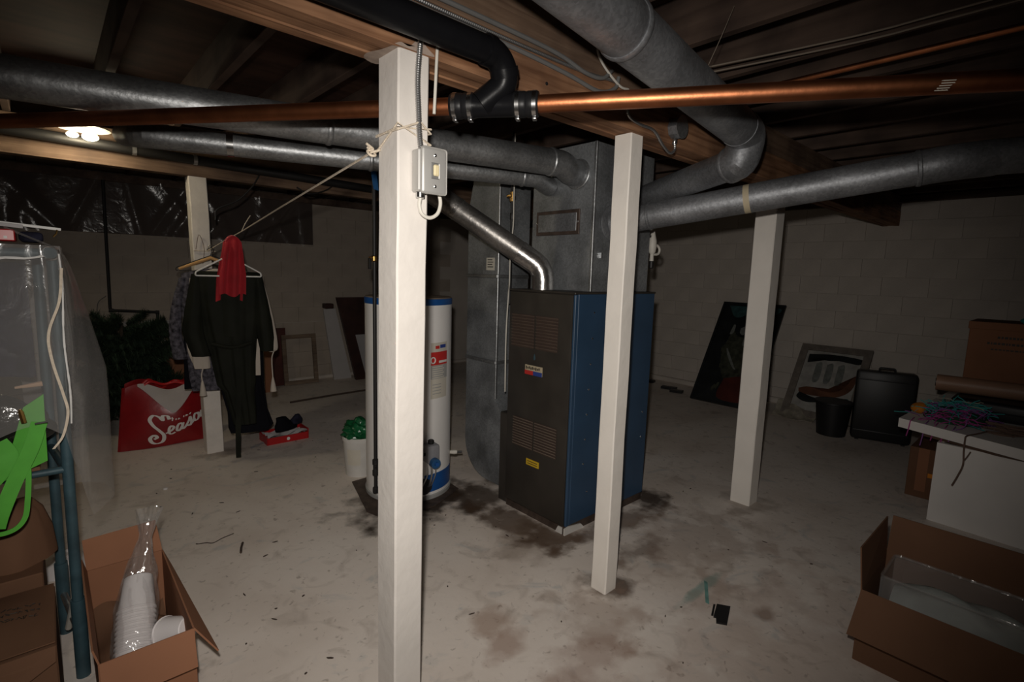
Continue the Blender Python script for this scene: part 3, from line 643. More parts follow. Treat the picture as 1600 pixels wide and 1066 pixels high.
for k in (1, len(P) // 2 + 1):
    d = (P[k + 1] - P[k]).normalized(); obj('hub_ring', tube(B(), [P[k] - d * .012, P[k] + d * .012], .0425, 24), 'abs_black', t)

# ------------------------------------------------------------------ switch box, cables and rope on the near post
FYP = 1.311
t = thing('switch_box', 'grey metal switch box with ivory toggle screwed to the nearest post', 'switch', (.83, 1.275, 1.717))
obj('box', box(B(), .789, .866, FYP - .042, FYP - .0005, 1.722, 1.838, .004), 'switch_grey', t)
cv = obj('cover_plate', box(B(), .793, .878, FYP - .052, FYP - .042, 1.716, 1.845, .009, 3), 'switch_grey', t)
obj('toggle_frame', box(B(), .822, .850, FYP - .0545, FYP - .050, 1.758, 1.803, .002), 'cable_grey', cv)
obj('toggle', box(B(), .828, .845, FYP - .062, FYP - .052, 1.766, 1.797, .003), 'switch_ivory', cv)
obj('toggle_highlight', box(B(), .846, .849, FYP - .0575, FYP - .053, 1.76, 1.801, .001), 'print_white', cv)
for z in (1.738, 1.823): inst('screw', scr, cv, (.836, FYP - .052, z), (PI / 2, 0, 0), (.8, .8, .8))
obj('cable_clamp', lathe(B(), [(.011, 1.705), (.013, 1.707), (.013, 1.72), (.009, 1.724)], (.806, FYP - .022, 0), 12), 'steel', t)
def ribbed(path, r, pitch=.006):
    P = catmull(path, 8); out = []; acc = 0
    L = sum((P[i + 1] - P[i]).length for i in range(len(P) - 1)); n = int(L / pitch * 2); Q = []
    for k in range(n + 1):
        s = L * k / n; i = 0
        while i < len(P) - 2 and s > (P[i + 1] - P[i]).length: s -= (P[i + 1] - P[i]).length; i += 1
        e = P[i + 1] - P[i]; Q.append(P[i] + e * min(1, s / max(e.length, 1e-6)))
    return Q, [r * (1 if k % 2 else .8) for k in range(len(Q))]
Q, rr = ribbed([(.818, FYP - .012, 2.17), (.811, FYP - .012, 2.13), (.803, FYP - .011, 2.03), (.806, FYP - .011, 1.95), (.809, FYP - .012, 1.88), (.812, FYP - .015, 1.843)], .0085)
tag(obj('armoured_cable', tube(B(), Q, rr, 10), 'armour'), 'spiral metal armoured cable running down the nearest post into the switch box', 'cable')
tag(obj('white_cable', tube(B(), catmull([(.872, FYP - .008, 2.175), (.868, FYP - .008, 2.11), (.864, FYP - .006, 2.0), (.862, FYP - .005, 1.95)], 6), .0045, 8), 'cable_white'), 'thin white cable at the top right edge of the nearest post', 'cable')
tag(obj('cable_loop', tube(B(), catmull([(.806, FYP - .022, 1.706), (.803, FYP - .022, 1.685), (.812, FYP - .022, 1.662), (.84, FYP - .02, 1.653), (.868, FYP - .018, 1.668), (.882, FYP - .012, 1.70), (.88, FYP - .004, 1.735)], 6), .0055, 8), 'cable_white'), 'short cream cable looping below the switch box', 'cable')
Q, rr = ribbed([(.55, 1.297, 2.236), (.9, 1.297, 2.232), (1.2, 1.297, 2.232), (1.5, 1.297, 2.235), (1.68, 1.296, 2.25)], .0065, .007)
tag(obj('armoured_cable', tube(B(), Q, rr, 8), 'armour'), 'armoured cable stapled along the side of the main beam', 'cable')
for k, (dz, lb) in enumerate(((2.262, 'upper grey cable run along the main beam'), (2.216, 'lower grey cable run along the main beam, curling at the end'))):
    pts = [(.5, 1.298, dz), (1.1, 1.298, dz), (1.36, 1.297, dz - .006), (1.5, 1.292, dz - .03 - .006 * k), (1.60, 1.29, dz - .025), (1.66, 1.29, dz + .02)] if k == 0 else [(.5, 1.298, dz), (1.1, 1.298, dz), (1.4, 1.296, dz - .012), (1.58, 1.29, dz - .03), (1.68, 1.29, dz + .005), (1.70, 1.29, dz + .05)]
    tag(obj('grey_cable', tube(B(), catmull(pts, 6), .0075, 10), 'cable_grey'), lb, 'cable')
tag(obj('white_cable', tube(B(), catmull([(1.62, 1.285, 2.38), (1.56, 1.285, 2.33), (1.60, 1.285, 2.28), (1.70, 1.285, 2.235), (1.76, 1.285, 2.235)], 6), .0045, 8), 'cable_white'), 'thin white cable curling out above the main beam beside the big duct', 'cable')
Q, rr = ribbed([(1.765, 1.288, 2.235), (1.765, 1.29, 2.18), (1.78, 1.29, 2.14), (1.86, 1.29, 2.125), (1.96, 1.288, 2.12), (2.03, 1.286, 2.075), (2.09, 1.285, 2.05), (2.13, 1.285, 2.07), (2.13, 1.288, 2.11)], .0065, .008)
tag(obj('armoured_cable', tube(B(), Q, rr, 8), 'armour'), 'drooping armoured cable at the beam above the second post', 'cable')
t = thing('junction_box', 'small round grey junction box on the beam beside the big duct', 'junction box', (2.14, 1.29, 2.11))
obj('box', tube(B(), [(2.14, 1.306, 2.165), (2.14, 1.262, 2.165)], .046, 8), 'galvanised_dull', t)
obj('cover', tube(B(), [(2.14, 1.262, 2.165), (2.14, 1.258, 2.165)], .049, 16), 'galvanised', t)
obj('connector', lathe(B(), [(.01, 2.095), (.012, 2.10), (.012, 2.118), (.009, 2.122)], (2.13, 1.288, 0), 10), 'steel', t)

# clothesline from the near post to the far post
t = thing('clothesline', 'cream cord tied round the nearest post and stretched to the far post', 'rope', (.75, 1.36, 1.83))
x0, x1, y0, y1 = .748, .849, 1.3115, 1.4275; e = .0035
def wrap(z0, z1, z2, z3): return [(x1 + e, y1, z3), (x1 + e, y0 - e, z2), (x0 - e, y0 - e, z1), (x0 - e, y1 + e, z0)]
obj('wrap', tube(B(), wrap(1.885, 1.890, 1.905, 1.905), .0032, 8), 'rope_cream', t)
obj('wrap', tube(B(), wrap(1.842, 1.902, 1.862, 1.87), .0032, 8), 'rope_cream', t)
obj('wrap', tube(B(), [(x0 - e, y1 + e, 1.888), (x0 - e, y0 - e, 1.885), (.81, y0 - .016, 1.915), (x1 + e, y0 - e, 1.893), (x1 + e, y1, 1.90)], .003, 8), 'rope_cream', t)
k0 = V((.728, 1.43, 1.838))
obj('knot', tube(B(), catmull([k0 + V(v) * .012 for v in ((-1, 0, 1), (.5, .6, .6), (.8, -.4, -.6), (-.6, -.6, -.8), (-.8, .5, .3), (.6, .3, .9), (-1.4, -.2, 1.8))], 5), .0038, 8), 'rope_cream', t)
obj('line', tube(B(), [(x0 - e, y1 - .02, 1.845), k0, (.89, 2.75, 1.79), (1.06, 4.08, 1.742), (.965, 4.30, 1.655), (.92, 4.484, 1.60)], .0038, 8), 'rope_cream', t)
obj('far_wrap', tube(B(), [(.835, 4.487, 1.60), (.975, 4.487, 1.60), (.975, 4.625, 1.60), (.835, 4.625, 1.60), (.835, 4.487, 1.60)], .0035, 8), 'rope_cream', t)
obj('loose_end', tube(B(), catmull([(.845, 4.486, 1.61), (.87, 4.484, 1.72), (.90, 4.484, 1.62), (.885, 4.483, 1.50)], 5), .0022, 6), 'string_brown', t)
obj('loose_end', tube(B(), catmull([(1.06, 4.08, 1.742), (1.085, 4.075, 1.80), (1.12, 4.07, 1.86)], 5), .003, 6), 'rope_cream', t)

# ------------------------------------------------------------------ other things on the ceiling
tag(obj('copper_tube', tube(B(), [(2.43, 1.25, 2.35), (2.43, -1.2, 2.35)], .0125, 12), 'copper'), 'thin copper water tube under the joists at upper right', 'pipe')
for k, (dx, dz) in enumerate(((0, 0), (.018, -.016))):
    tag(obj('wire', tube(B(), catmull([(2.10 + dx, 1.15, 2.375 + dz), (2.18 + dx, .8, 2.378 + dz), (2.215 + dx, .56, 2.378 + dz), (2.22 + dx, .35, 2.38 + dz), (2.22 + dx, -.8, 2.38 + dz)], 5), .0035, 8), 'cable_old'), ('upper', 'lower')[k] + ' of two pale wires stapled along a joist at upper right', 'wire')
tag(obj('wire', tube(B(), catmull([(1.85, .92, 2.45), (1.83, .95, 2.35), (1.845, 1.0, 2.27), (1.80, .985, 2.22)], 5), .0014, 6), 'cable_old'), 'thin hanger wire dropping to the big overhead duct', 'wire')
tag(obj('wire', tube(B(), catmull([(1.28, .70, 2.375), (1.40, .62, 2.38), (1.46, .52, 2.38), (1.45, .2, 2.38)], 5), .004, 6), 'cable_white'), 'short pale wire on a joist above the big overhead duct', 'wire')
t = thing('drain_pipe', 'dark pipe strapped along the rear beam', 'pipe', (1, 4.43, 2.2))
obj('pipe', tube(B(), [(-.9, 4.43, 2.29), (2.9, 4.43, 2.21)], .034, 16), 'iron_black', t)
for xx in (.50, .86):
    zz = 2.29 - (xx + .9) * .08 / 3.8; obj('strap', tube(B(), [(xx - .012, 4.43, zz), (xx + .012, 4.43, zz)], .0365, 16), 'tin', t)
tag(obj('drain_pipe', tube(B(), [(-.8, 3.35, 2.33), (1.6, 3.35, 2.31)], .04, 16), 'iron_black'), 'black pipe hung under the joists at upper left', 'pipe')
tag(obj('black_cable', tube(B(), catmull([(1.32, 4.47, 2.24), (1.25, 4.46, 2.12), (1.14, 4.47, 2.0), (1.0, 4.48, 1.92), (.985, 4.485, 1.84)], 6), .006, 8), 'iron_black'), 'black cable drooping from the rear beam beside the far post', 'cable')
tag(obj('black_cable', tube(B(), catmull([(1.95, 4.47, 2.26), (1.85, 4.46, 2.17), (1.7, 4.47, 2.12), (1.6, 4.478, 2.16)], 6), .006, 8), 'iron_black'), 'short black cable looping under the rear beam', 'cable')
# bare lamp
t = thing('bare_bulb_lamp', 'bare glowing lamp hanging at the ceiling on the far left', 'lamp', (.22, 4.25, 2.2))
obj('holder_baffle', lathe(B(), [(.035, 2.36), (.06, 2.352), (.14, 2.318), (.142, 2.312), (.06, 2.338), (.022, 2.333), (.02, 2.30), (.016, 2.295)], (.225, 4.25, 0), 16), 'cable_white', t)  # holder flared into an added disc that keeps bulb light off the ceiling
obj('cord', tube(B(), [(.225, 4.25, 2.39), (.225, 4.25, 2.355)], .006, 8), 'cable_white', t)
for k, (dx, dy, rx) in enumerate(((.035, -.01, .034), (-.05, 0, .024))):
    b = B(); bmesh.ops.create_uvsphere(b, u_segments=16, v_segments=10, radius=rx, matrix=Matrix.Translation((.225 + dx, 4.25 + dy, 2.268)) @ Matrix.Diagonal((1.25, 1, .75, 1)))
    obj('bulb', b, 'bulb_glow', t)
pl_d = bpy.data.lights.new('bulb_light', 'POINT'); plo = bpy.data.objects.new('bulb_light', pl_d); C.objects.link(plo); plo.location = (0, 0, .055); plo.parent = t
pl_d.energy = 10; pl_d.color = (1, .86, .6); pl_d.shadow_soft_size = .05

# ------------------------------------------------------------------ far left wall
rnd = random.Random(3)
cre = [(rnd.uniform(-1.2, 2.6), rnd.uniform(-.8, .8), rnd.uniform(.03, .07), rnd.uniform(.012, .03)) for _ in range(22)]
def wall_film(u, v):
    xx = -1.3 + u * 3.9; z = 1.775 + .02 * math.sin(xx * 3) + v * .56 - (.03 if xx > 2.3 else 0)
    d = 0
    for (cx_, sl, wd, am) in cre:
        q = (xx - cx_ - sl * (z - 2.05)) / wd; d += am * math.exp(-q * q)
    return V((xx, 6.735 - d - .02 * (1 - v), z))
tag(obj('polythene_sheet', sheet(B(), wall_film, 170, 16), 'wall_polythene', None, True, 60), 'crinkled clear polythene stapled along the top of the left back wall', 'plastic sheet')
tag(obj('batten', box(B(), -1.3, 2.6, 6.745, 6.768, 1.79, 2.32, .003), 'slat_back', None, False), 'dark insulation strip behind the polythene on the back wall', 'insulation')
t = thing('wall_pipe', 'thin black pipe coming down the back wall and turning right', 'pipe', (.46, 6.70, .87))
obj('pipe', tube(B(), rounded([(.482, 6.69, 2.31), (.462, 6.69, 1.0), (.865, 6.69, .968), (.868, 6.69, .87)], .025, 4), .015, 10), 'iron_black', t)
obj('elbow', tube(B(), [(.45, 6.69, 1.0), (.49, 6.69, .997)], .02, 10), 'iron_black', t); obj('elbow', tube(B(), [(.85, 6.69, .969), (.882, 6.69, .967)], .02, 10), 'iron_black', t)
obj('thin_wire', tube(B(), catmull([(.44, 6.70, 1.15), (.37, 6.70, 1.08), (.36, 6.70, .95), (.42, 6.70, .87)], 5), .004, 6), 'cable_grey', t)

# things leaning against the back wall
def frame(name, label, cat, bl, ux, w_, h_, lean, fw, ft, mf, mb=None, inner=None):
    """picture frame standing at bl, ux along its foot, leaning back"""
    ux = V(ux).normalized(); back = V((-ux.y, ux.x, 0)); back = back if back.dot(V((1, 1, 0))) > 0 else -back
    uz = (V((0, 0, 1)) * math.cos(lean) + back * math.sin(lean)); n = ux.cross(uz); n = n if n.dot(back) < 0 else -n
    t = thing(name, label, cat, bl); o = V(bl) - n * 0
    lift = ft * math.sin(lean) + .001; o = o + V((0, 0, lift))
    def part(nm, a0, a1, b0, b1, d0, d1, m_): return obj(nm, obox(B(), o + ux * (a0 + a1) / 2 + uz * (b0 + b1) / 2 + n * (d0 + d1) / 2, ux, uz, n, (a1 - a0) / 2, (b1 - b0) / 2, (d1 - d0) / 2, .002), m_, t, False)
    if fw:
        part('frame_rail', 0, w_, 0, fw, 0, ft, mf); part('frame_rail', 0, w_, h_ - fw, h_, 0, ft, mf); part('frame_stile', 0, fw, fw, h_ - fw, 0, ft, mf); part('frame_stile', w_ - fw, w_, fw, h_ - fw, 0, ft, mf)
    if mb: part('backing' if fw else 'panel', fw * .8, w_ - fw * .8, fw * .8, h_ - fw * .8, ft * .1, ft * (.5 if fw else 1), mb)
    return t, o, ux, uz, n
frame('red_board', 'dark red board leaning on the back wall behind the empty frame', 'board', (2.0, 6.64, 0), (1, 0, 0), .19, .73, .06, 0, .02, None, 'paint_red')
frame('empty_frame', 'empty wooden picture frame leaning on the back wall', 'picture frame', (2.13, 6.58, 0), (1, 0, 0), .43, .64, .12, .05, .03, 'frame_wood')
frame('picture_frame', 'small dark frame leaning behind the artificial tree and the clothes', 'picture frame', (.88, 6.3, 0), (1, 0, 0), .5, .80, .12, .06, .03, 'frame_wood', 'board_white')
frame('white_board', 'plain white panel leaning on the wall behind the artificial tree', 'board', (.55, 6.62, 0), (1, 0, 0), .62, .88, .05, 0, .02, None, 'board_white')
# white plank leaning to one side
b = B(); prism(b, [(2.66, .96), (2.82, .965), (3.035, .0), (2.79, .0)], 'Y', 6.60, 6.63)
tag(obj('white_plank', b, 'board_white', None, False), 'tall white plank leaning at a slant beside the dark wooden chair back', 'plank')
tag(obj('wood_block', box(B(), 2.69, 2.80, 6.60, 6.72, .967, 1.03, .006), 'dark_wood'), 'small dark wood block on top of the slanted white plank', 'block')
t = thing('dark_cabinet_piece', 'dark stained wooden furniture piece upended behind the water heater', 'furniture', (3.05, 6.45, 0))
obj('side_leg', prism(B(), [(2.77, 1.11), (2.89, 1.11), (3.17, .0), (3.02, .0)], 'Y', 6.42, 6.47), 'dark_wood', t, False)
obj('panel', prism(B(), [(2.78, 1.12), (3.6, 1.12), (3.6, .62), (2.92, .62)], 'Y', 6.44, 6.50), 'dark_wood', t, False)
obj('side_leg', prism(B(), [(3.48, .65), (3.6, .65), (3.7, .0), (3.58, .0)], 'Y', 6.42, 6.47), 'dark_wood', t, False)
tag(obj('white_board', prism(B(), [(3.05, .6), (3.55, .6), (3.6, 0), (3.15, 0)], 'Y', 6.56, 6.58), 'board_white', None, False), 'white panel standing behind the dark upended furniture piece', 'board')
tag(obj('stick', tube(B(), [(1.90, 5.69, .012), (2.4, 5.74, .013), (2.95, 5.77, .012)], .011, 8), 'twig'), 'long thin dark stick lying on the floor near the back wall', 'stick')
for (lbl, x0_, x1_, y_, h_, m_) in (('brown cardboard piece standing behind the hanging clothes at left', .78, 1.02, 6.0, .58, 'card'), ('narrow brown cardboard strip behind the hanging clothes at right', 1.84, 1.93, 6.35, .5, 'card')):
    tag(obj('cardboard_sheet', box(B(), x0_, x1_, y_, y_ + .012, 0, h_, .002), m_, None, False), lbl, 'cardboard')

# artificial tree
t = thing('artificial_tree', 'dark green artificial tree slumped against the back wall', 'tree', (.45, 5.75, 0))
obj('trunk', tube(B(), [(.42, 5.75, .02), (.45, 5.75, .5), (.47, 5.77, .95)], [.02, .018, .012], 8), 'bark', t)
def branch_mesh(seed, L_):
    r_ = random.Random(seed); b = B()
    tube(b, [(0, 0, 0), (L_ * .5, 0, .02), (L_, 0, -.02)], [.005, .004, .002], 5)
    for s_ in range(3):
        st = L_ * (.25 + .25 * s_); 
        for sg in (-1, 1): tube(b, [(st, 0, .01), (st + L_ * .22, sg * L_ * .2, .0)], [.003, .0015], 4)
    for k in range(420):
        if k % 3: 
            s_ = r_.uniform(.1, 1) * L_; base = V((s_, 0, .01))
        else:
            st = L_ * (.25 + .25 * r_.randrange(3)); q = r_.random(); base = V((st + L_ * .22 * q, r_.choice((-1, 1)) * L_ * .2 * q, .005))
        a = r_.uniform(0, 2 * PI); d = V((.5, math.cos(a), math.sin(a))).normalized(); ln = r_.uniform(.035, .065); sd_ = d.cross(V((0, 0, 1))).normalized() * .0032
        b.faces.new([b.verts.new(base - sd_), b.verts.new(base + sd_), b.verts.new(base + d * ln)])
    return mesh('branch', b, 'needle', False)
bms = [branch_mesh(s, L_) for s, L_ in ((1, .24), (2, .28), (3, .20))]
r_ = random.Random(11)
for k in range(130):
    z = .05 + .88 * (k / 130) ; rad_ = .12
    a = k * 2.399; 
    sc = r_.uniform(.85, 1.25) * (1.3 if z < .8 else .95)
    inst('branch', bms[k % 3], t, (.45 + math.cos(a) * .07, 5.75 + math.sin(a) * .07, z), (r_.uniform(-.5, .5), r_.uniform(-.65, .15), a), (sc, sc, sc))

# red shopping bag with white script
t = thing('red_shopping_bag', 'red bag with white script lettering, slumped beside the far post', 'bag', (.63, 4.95, 0))
def bag_pt(u, v, side):
    x = .40 + .56 * u - .04 * (1 - v) * (1 - 2 * u) * 1.5
    top = .50 + .03 * math.sin(u * 9) - .02 * u
    z = .004 + v * top
    bul = math.sin(PI * u) * (.10 * math.sin(PI * min(1, v * .92 + .05)) + .02) + .012 * math.sin(7 * u + 5 * v) * math.sin(PI * u)
    return V((x, 4.95 - side * (bul + .012) + .05 * v, z))
obj('front', sheet(B(), lambda u, v: bag_pt(u, v, 1), 30, 24), 'bag_red', t, True, 60)
obj('back', sheet(B(), lambda u, v: bag_pt(u, v, -1) + V((0, 0, .03 * v)), 30, 24), 'bag_red', t, True, 60)
for s_ in (0, 1):
    obj('gusset', sheet(B(), lambda u, v: bag_pt(s_, v, 1).lerp(bag_pt(s_, v, -1), u) + V(((.02 if s_ else -.02) * math.sin(PI * u), 0, 0)), 4, 12), 'bag_red', t, True, 60)
# pale triangular panel at the mouth
def tri(u, v):
    uu = .14 + .74 * u; depth = .40 * (1 - abs(u - .52) * 1.75)
    vv = 1.005 - v * max(depth, .02)
    return bag_pt(uu, vv, 1) + V((0, -.010, 0))
obj('pale_panel', sheet(B(), tri, 24, 12), 'bag_lining', t, True, 60)
for s_ in (1, -1):
    obj('handle', tube(B(), catmull([bag_pt(.22, .98, s_), bag_pt(.30, 1.06, s_), bag_pt(.45, 1.02 + .05 * s_, s_) + V((0, .02, 0)), bag_pt(.6, 1.10, s_), bag_pt(.74, .98, s_)], 6), .012, 8), 'red_gloss', t)
def on_bag(pts, wd, nm='lettering'):
    P = catmull([V((p[0], p[1], 0)) for p in pts], 7); m_ = len(P); b = B(); Lf, Rt = [], []
    for i in range(m_):
        d = (P[min(i + 1, m_ - 1)] - P[max(i - 1, 0)]).normalized(); s = V((-d.y, d.x, 0)); ww = wd * (.45 + .75 * abs(d.y))
        for lst, qq in ((Lf, P[i] + s * ww / 2), (Rt, P[i] - s * ww / 2)): lst.append(b.verts.new(bag_pt(qq.x, qq.y, 1) + V((0, -.0045, 0))))
    for i in range(m_ - 1): b.faces.new((Lf[i], Rt[i], Rt[i + 1], Lf[i + 1]))
    return b
lt = obj('lettering', on_bag([(.47, .50), (.45, .56), (.40, .55), (.40, .48), (.36, .53), (.30, .54), (.265, .47), (.30, .38), (.36, .30), (.41, .21), (.40, .10), (.34, .07), (.29, .10), (.27, .17), (.31, .22), (.34, .18), (.31, .15)], .034), 'print_white', t, False)
LET = [  # e a s o n
    [(.43, .24), (.49, .29), (.515, .35), (.49, .38), (.465, .33), (.465, .25), (.49, .22), (.53, .25)],
    [(.615, .37), (.585, .41), (.555, .36), (.55, .28), (.575, .27), (.61, .36), (.62, .40), (.605, .30), (.625, .29), (.65, .33)],
    [(.65, .33), (.69, .42), (.705, .47), (.715, .38), (.70, .32), (.67, .33), (.72, .35), (.745, .40)],
    [(.80, .48), (.77, .49), (.75, .43), (.765, .37), (.80, .39), (.815, .45), (.80, .49), (.835, .47)],
    [(.84, .40), (.855, .51), (.85, .43), (.89, .53), (.905, .47), (.90, .42), (.94, .47)]]
for L_ in LET: obj('letter', on_bag(L_, .026), 'print_white', lt, False)
for L_ in ([(.50, .47), (.505, .51), (.50, .54)], [(.485, .51), (.52, .515)], [(.54, .48), (.545, .51)], [(.565, .485), (.58, .51), (.57, .49), (.59, .49)], [(.63, .50), (.635, .53)], [(.655, .505), (.665, .53), (.67, .51), (.685, .52)], [(.70, .52), (.72, .535), (.705, .51)]):
    obj('letter', on_bag(L_, .011), 'print_white', lt, False)

# open shoe box with dark shoe
t = thing('shoe_box_lid', 'open red shoe box with white inside on the floor by the clothes', 'box', (1.45, 4.52, 0))
obj('bottom', box(B(), 1.28, 1.62, 4.42, 4.62, .001, .008), 'board_white', t, False)
for nm, a in (('side_wall', (1.28, 1.62, 4.415, 4.421, .0, .06)), ('side_wall', (1.28, 1.62, 4.62, 4.626, 0, .075)), ('end_wall', (1.276, 1.282, 4.415, 4.626, 0, .065)), ('end_wall', (1.618, 1.624, 4.415, 4.626, 0, .09))):
    obj(nm, box(B(), *a), 'red_gloss', t, False)
obj('tissue_paper', sheet(B(), lambda u, v: V((1.29 + .34 * u, 4.425 + .2 * v, .055 + .02 * math.sin(9 * u + 3 * v) + .015 * math.sin(14 * v))), 14, 8), 'board_white', t)
obj('round_mark', tube(B(), [(1.45, 4.4145, .03), (1.45, 4.4125, .03)], .014, 14), 'print_white', t)
sh = thing('shoe', 'dark shoe lying on the tissue in the shoe box', 'shoe', (1.47, 4.52, .08))
b = drape(B(), [((1.47, 4.52, .082), .10, .035, .03, 2, .3), ((1.47, 4.52, .10), .11, .04, .03, 2, .3), ((1.46, 4.52, .13), .095, .038, .05, 3, .3), ((1.44, 4.51, .165), .06, .034, .1, 3, .3), ((1.425, 4.505, .20), .045, .03, .12, 3, .3)], 24)
obj('upper', b, 'cloth_black', sh); obj('sole', drape(B(), [((1.47, 4.52, .078), .10, .036, 0, 2, .3), ((1.47, 4.52, .085), .108, .04, 0, 2, .3)], 24), 'plastic_black', sh)
b = drape(B(), [((1.56, 4.53, .12), .05, .03, .1, 3, .1), ((1.56, 4.53, .15), .06, .03, .15, 3, .2), ((1.57, 4.53, .2), .02, .015, .2, 3, .3)], 18); obj('tongue', b, 'cloth_navy', sh)
tag(obj('paper_scrap', sheet(B(), lambda u, v: V((1.15 + .16 * u, 4.40 + .05 * v + .1 * u, .003 + .006 * math.sin(8 * u + 2 * v) ** 2)), 8, 4), 'board_white'), 'crumpled white paper scrap beside the shoe box', 'paper')

# ------------------------------------------------------------------ clothes on the line
def hanger(name, label, c, hw, dz, r, mt, turn=0, bar_=True):
    c = V(c); ux = V((math.cos(turn), math.sin(turn), 0)); t = thing(name, label, 'hanger', c)
    P = [c, c + V((0, 0, -.03)), c - ux * hw * .5 + V((0, 0, -.03 - dz * .42)), c - ux * hw + V((0, 0, -.03 - dz * .85))]
    Q = [p + 2 * ux * (c - p).dot(ux) for p in P]
    if bar_:
        obj('arms', tube(B(), rounded([c - ux * .0 + V((0, 0, -.03)), c - ux * hw * .96 + V((0, 0, -.03 - dz * .82)), c - ux * hw * .97 + V((0, 0, -.03 - dz)), c + ux * hw * .97 + V((0, 0, -.03 - dz)), c + ux * hw * .96 + V((0, 0, -.03 - dz * .82)), c + V((0, 0, -.0301))], .03, 5), r, 10), mt, t)
    else:
        obj('arms', tube(B(), [Q[3], Q[2], c + V((0, 0, -.03)), P[2], P[3]], [r * .8, r, r * 1.1, r, r * .8], 10), mt, t)
    hk = [c + ux * (.022 * math.cos(a)) + V((0, 0, .022 + .022 * math.sin(a))) for a in [(-1.5 + 4.4 * k / 12) for k in range(13)]]
    obj('hook', tube(B(), [c + V((0, 0, -.04))] + hk, .0028, 8), 'steel', t)
    return t
TN = -.27   # the hangers' width points a little towards the camera on the right
ux = V((math.cos(TN), math.sin(TN), 0))
R0_ = V((.975, 4.16, 1.60))
hanger('plastic_hanger', 'white plastic hanger holding the dark green robe', R0_ + V((0, -.045, -.005)), .215, .145, .0055, 'hanger_white', TN)
hanger('wooden_hanger', 'tilted wooden hanger beside the red scarf', V((.895, 4.27, 1.578)), .20, .10, .012, 'hanger_wood', TN - .05, False)
hanger('wire_hanger', 'dark wire hanger at the back of the clothesline', V((.93, 4.40, 1.60)), .24, .12, .003, 'iron_black', TN)
def at_(c, s, dy, z): return V((c.x, c.y, 0)) + ux * s + V((0, dy, z))
def garment(name, label, c, m_, body, sleeves, folds=7):
    t = thing(name, label, 'garment', V((c.x, c.y, body[-1][0])))
    obj('body', drape(B(), [(at_(c, s, dy, z), rx, ry, am, folds, TN) for (z, s, dy, rx, ry, am) in body], 72), m_, t, True, 60)
    for P, R__ in sleeves:
        Q = catmull([at_(c, s, dy, z) for (s, dy, z) in P], 4); rr_ = catmull_r(R__, 4)
        obj('sleeve', drape(B(), [(q, r, r * .5, .12, 3, TN) for q, r in zip(Q, rr_)], 28), m_, t, True, 60)
    return t
def catmull_r(R__, n):
    return [p.x for p in catmull([V((r, 0, 0)) for r in R__], n)]
rb = garment('dark_green_robe', 'dark green robe with a tie belt hanging foremost on the line', R0_, 'robe_green',
        [(1.452, 0, 0, .19, .012, .02), (1.445, 0, 0, .208, .022, .05), (1.41, 0, 0, .214, .028, .08), (1.30, 0, 0, .21, .036, .12), (1.10, .005, 0, .19, .036, .18), (.95, .01, 0, .165, .034, .15), (.88, .015, 0, .15, .034, .15), (.78, .02, 0, .14, .034, .17), (.62, .03, 0, .125, .034, .18), (.56, .045, 0, .10, .03, .18), (.40, .065, 0, .085, .028, .18), (.30, .075, 0, .075, .025, .16)],
        [([(-.195, 0, 1.43), (-.215, 0, 1.22), (-.235, -.01, 1.03), (-.215, -.02, .93), (-.19, -.02, .84)], [.03, .055, .066, .062, .06]), ([(.195, 0, 1.43), (.215, 0, 1.2), (.23, -.01, 1.0), (.235, -.02, .86)], [.03, .05, .058, .045])], 8)
obj('belt', tube(B(), catmull([at_(R0_, -.13, -.045, .93), at_(R0_, 0, -.055, .90), at_(R0_, .13, -.045, .93)], 6), .014, 8), 'robe_green', rb)
obj('belt_tail', sheet(B(), lambda u, v: at_(R0_, .0 + .035 * u + .012 * math.sin(5 * v), -.058 - .006 * math.sin(9 * v + u), .90 - v * .84), 3, 24, .003), 'robe_green', rb)
obj('collar', sheet(B(), lambda u, v: at_(R0_, -.05 + .1 * u, -.042 - .01 * math.sin(PI * u), 1.43 - v * .45), 8, 16, .004), 'robe_green', rb)
W0 = V((.985, 4.245, 0))
wb_ = garment('cream_blouse', 'cream blouse with tasselled cuffs showing behind the green robe', W0, 'cloth_cream',
        [(1.47, 0, 0, .08, .015, 0), (1.43, .01, 0, .20, .022, .05), (1.25, .01, 0, .20, .024, .1), (1.0, .01, 0, .17, .024, .15), (.82, .01, 0, .15, .022, .15)],
        [([(-.20, 0, 1.40), (-.23, 0, 1.15), (-.235, -.02, .9), (-.205, -.06, .79)], [.03, .035, .04, .05]), ([(.215, -.005, 1.41), (.255, -.01, 1.22), (.285, -.015, 1.0), (.292, -.02, .87), (.285, -.02, .84)], [.024, .028, .034, .036, .02])], 6)
obj('cuff', drape(B(), [(at_(W0, -.20, -.075, .85), .05, .03, .1, 4, TN), (at_(W0, -.20, -.08, .79), .055, .03, .15, 4, TN), (at_(W0, -.195, -.08, .745), .05, .022, .2, 4, TN)], 24), 'cloth_cream', wb_)
obj('front_edge', sheet(B(), lambda u, v: at_(W0, .145 + .04 * u, -.075, .95 - v * .28), 3, 8, .003), 'cloth_cream', wb_)
for s, zt, zb in ((-.205, .76, .545), (.262, .85, .54)):
    cd_ = obj('cord', tube(B(), catmull([at_(W0, s + .015, -.085, zt), at_(W0, s, -.088, zt - .06), at_(W0, s + .003, -.088, zb + .10)], 5), .0045, 8), 'cloth_cream', wb_)
    obj('tassel', tube(B(), [at_(W0, s + .003, -.088, zb + .11), at_(W0, s + .003, -.088, zb + .07), at_(W0, s + .004, -.088, zb + .02), at_(W0, s + .004, -.088, zb)], [.006, .014, .022, .024], 12), 'cloth_cream', cd_)
S0 = V((.945, 4.325, 0))
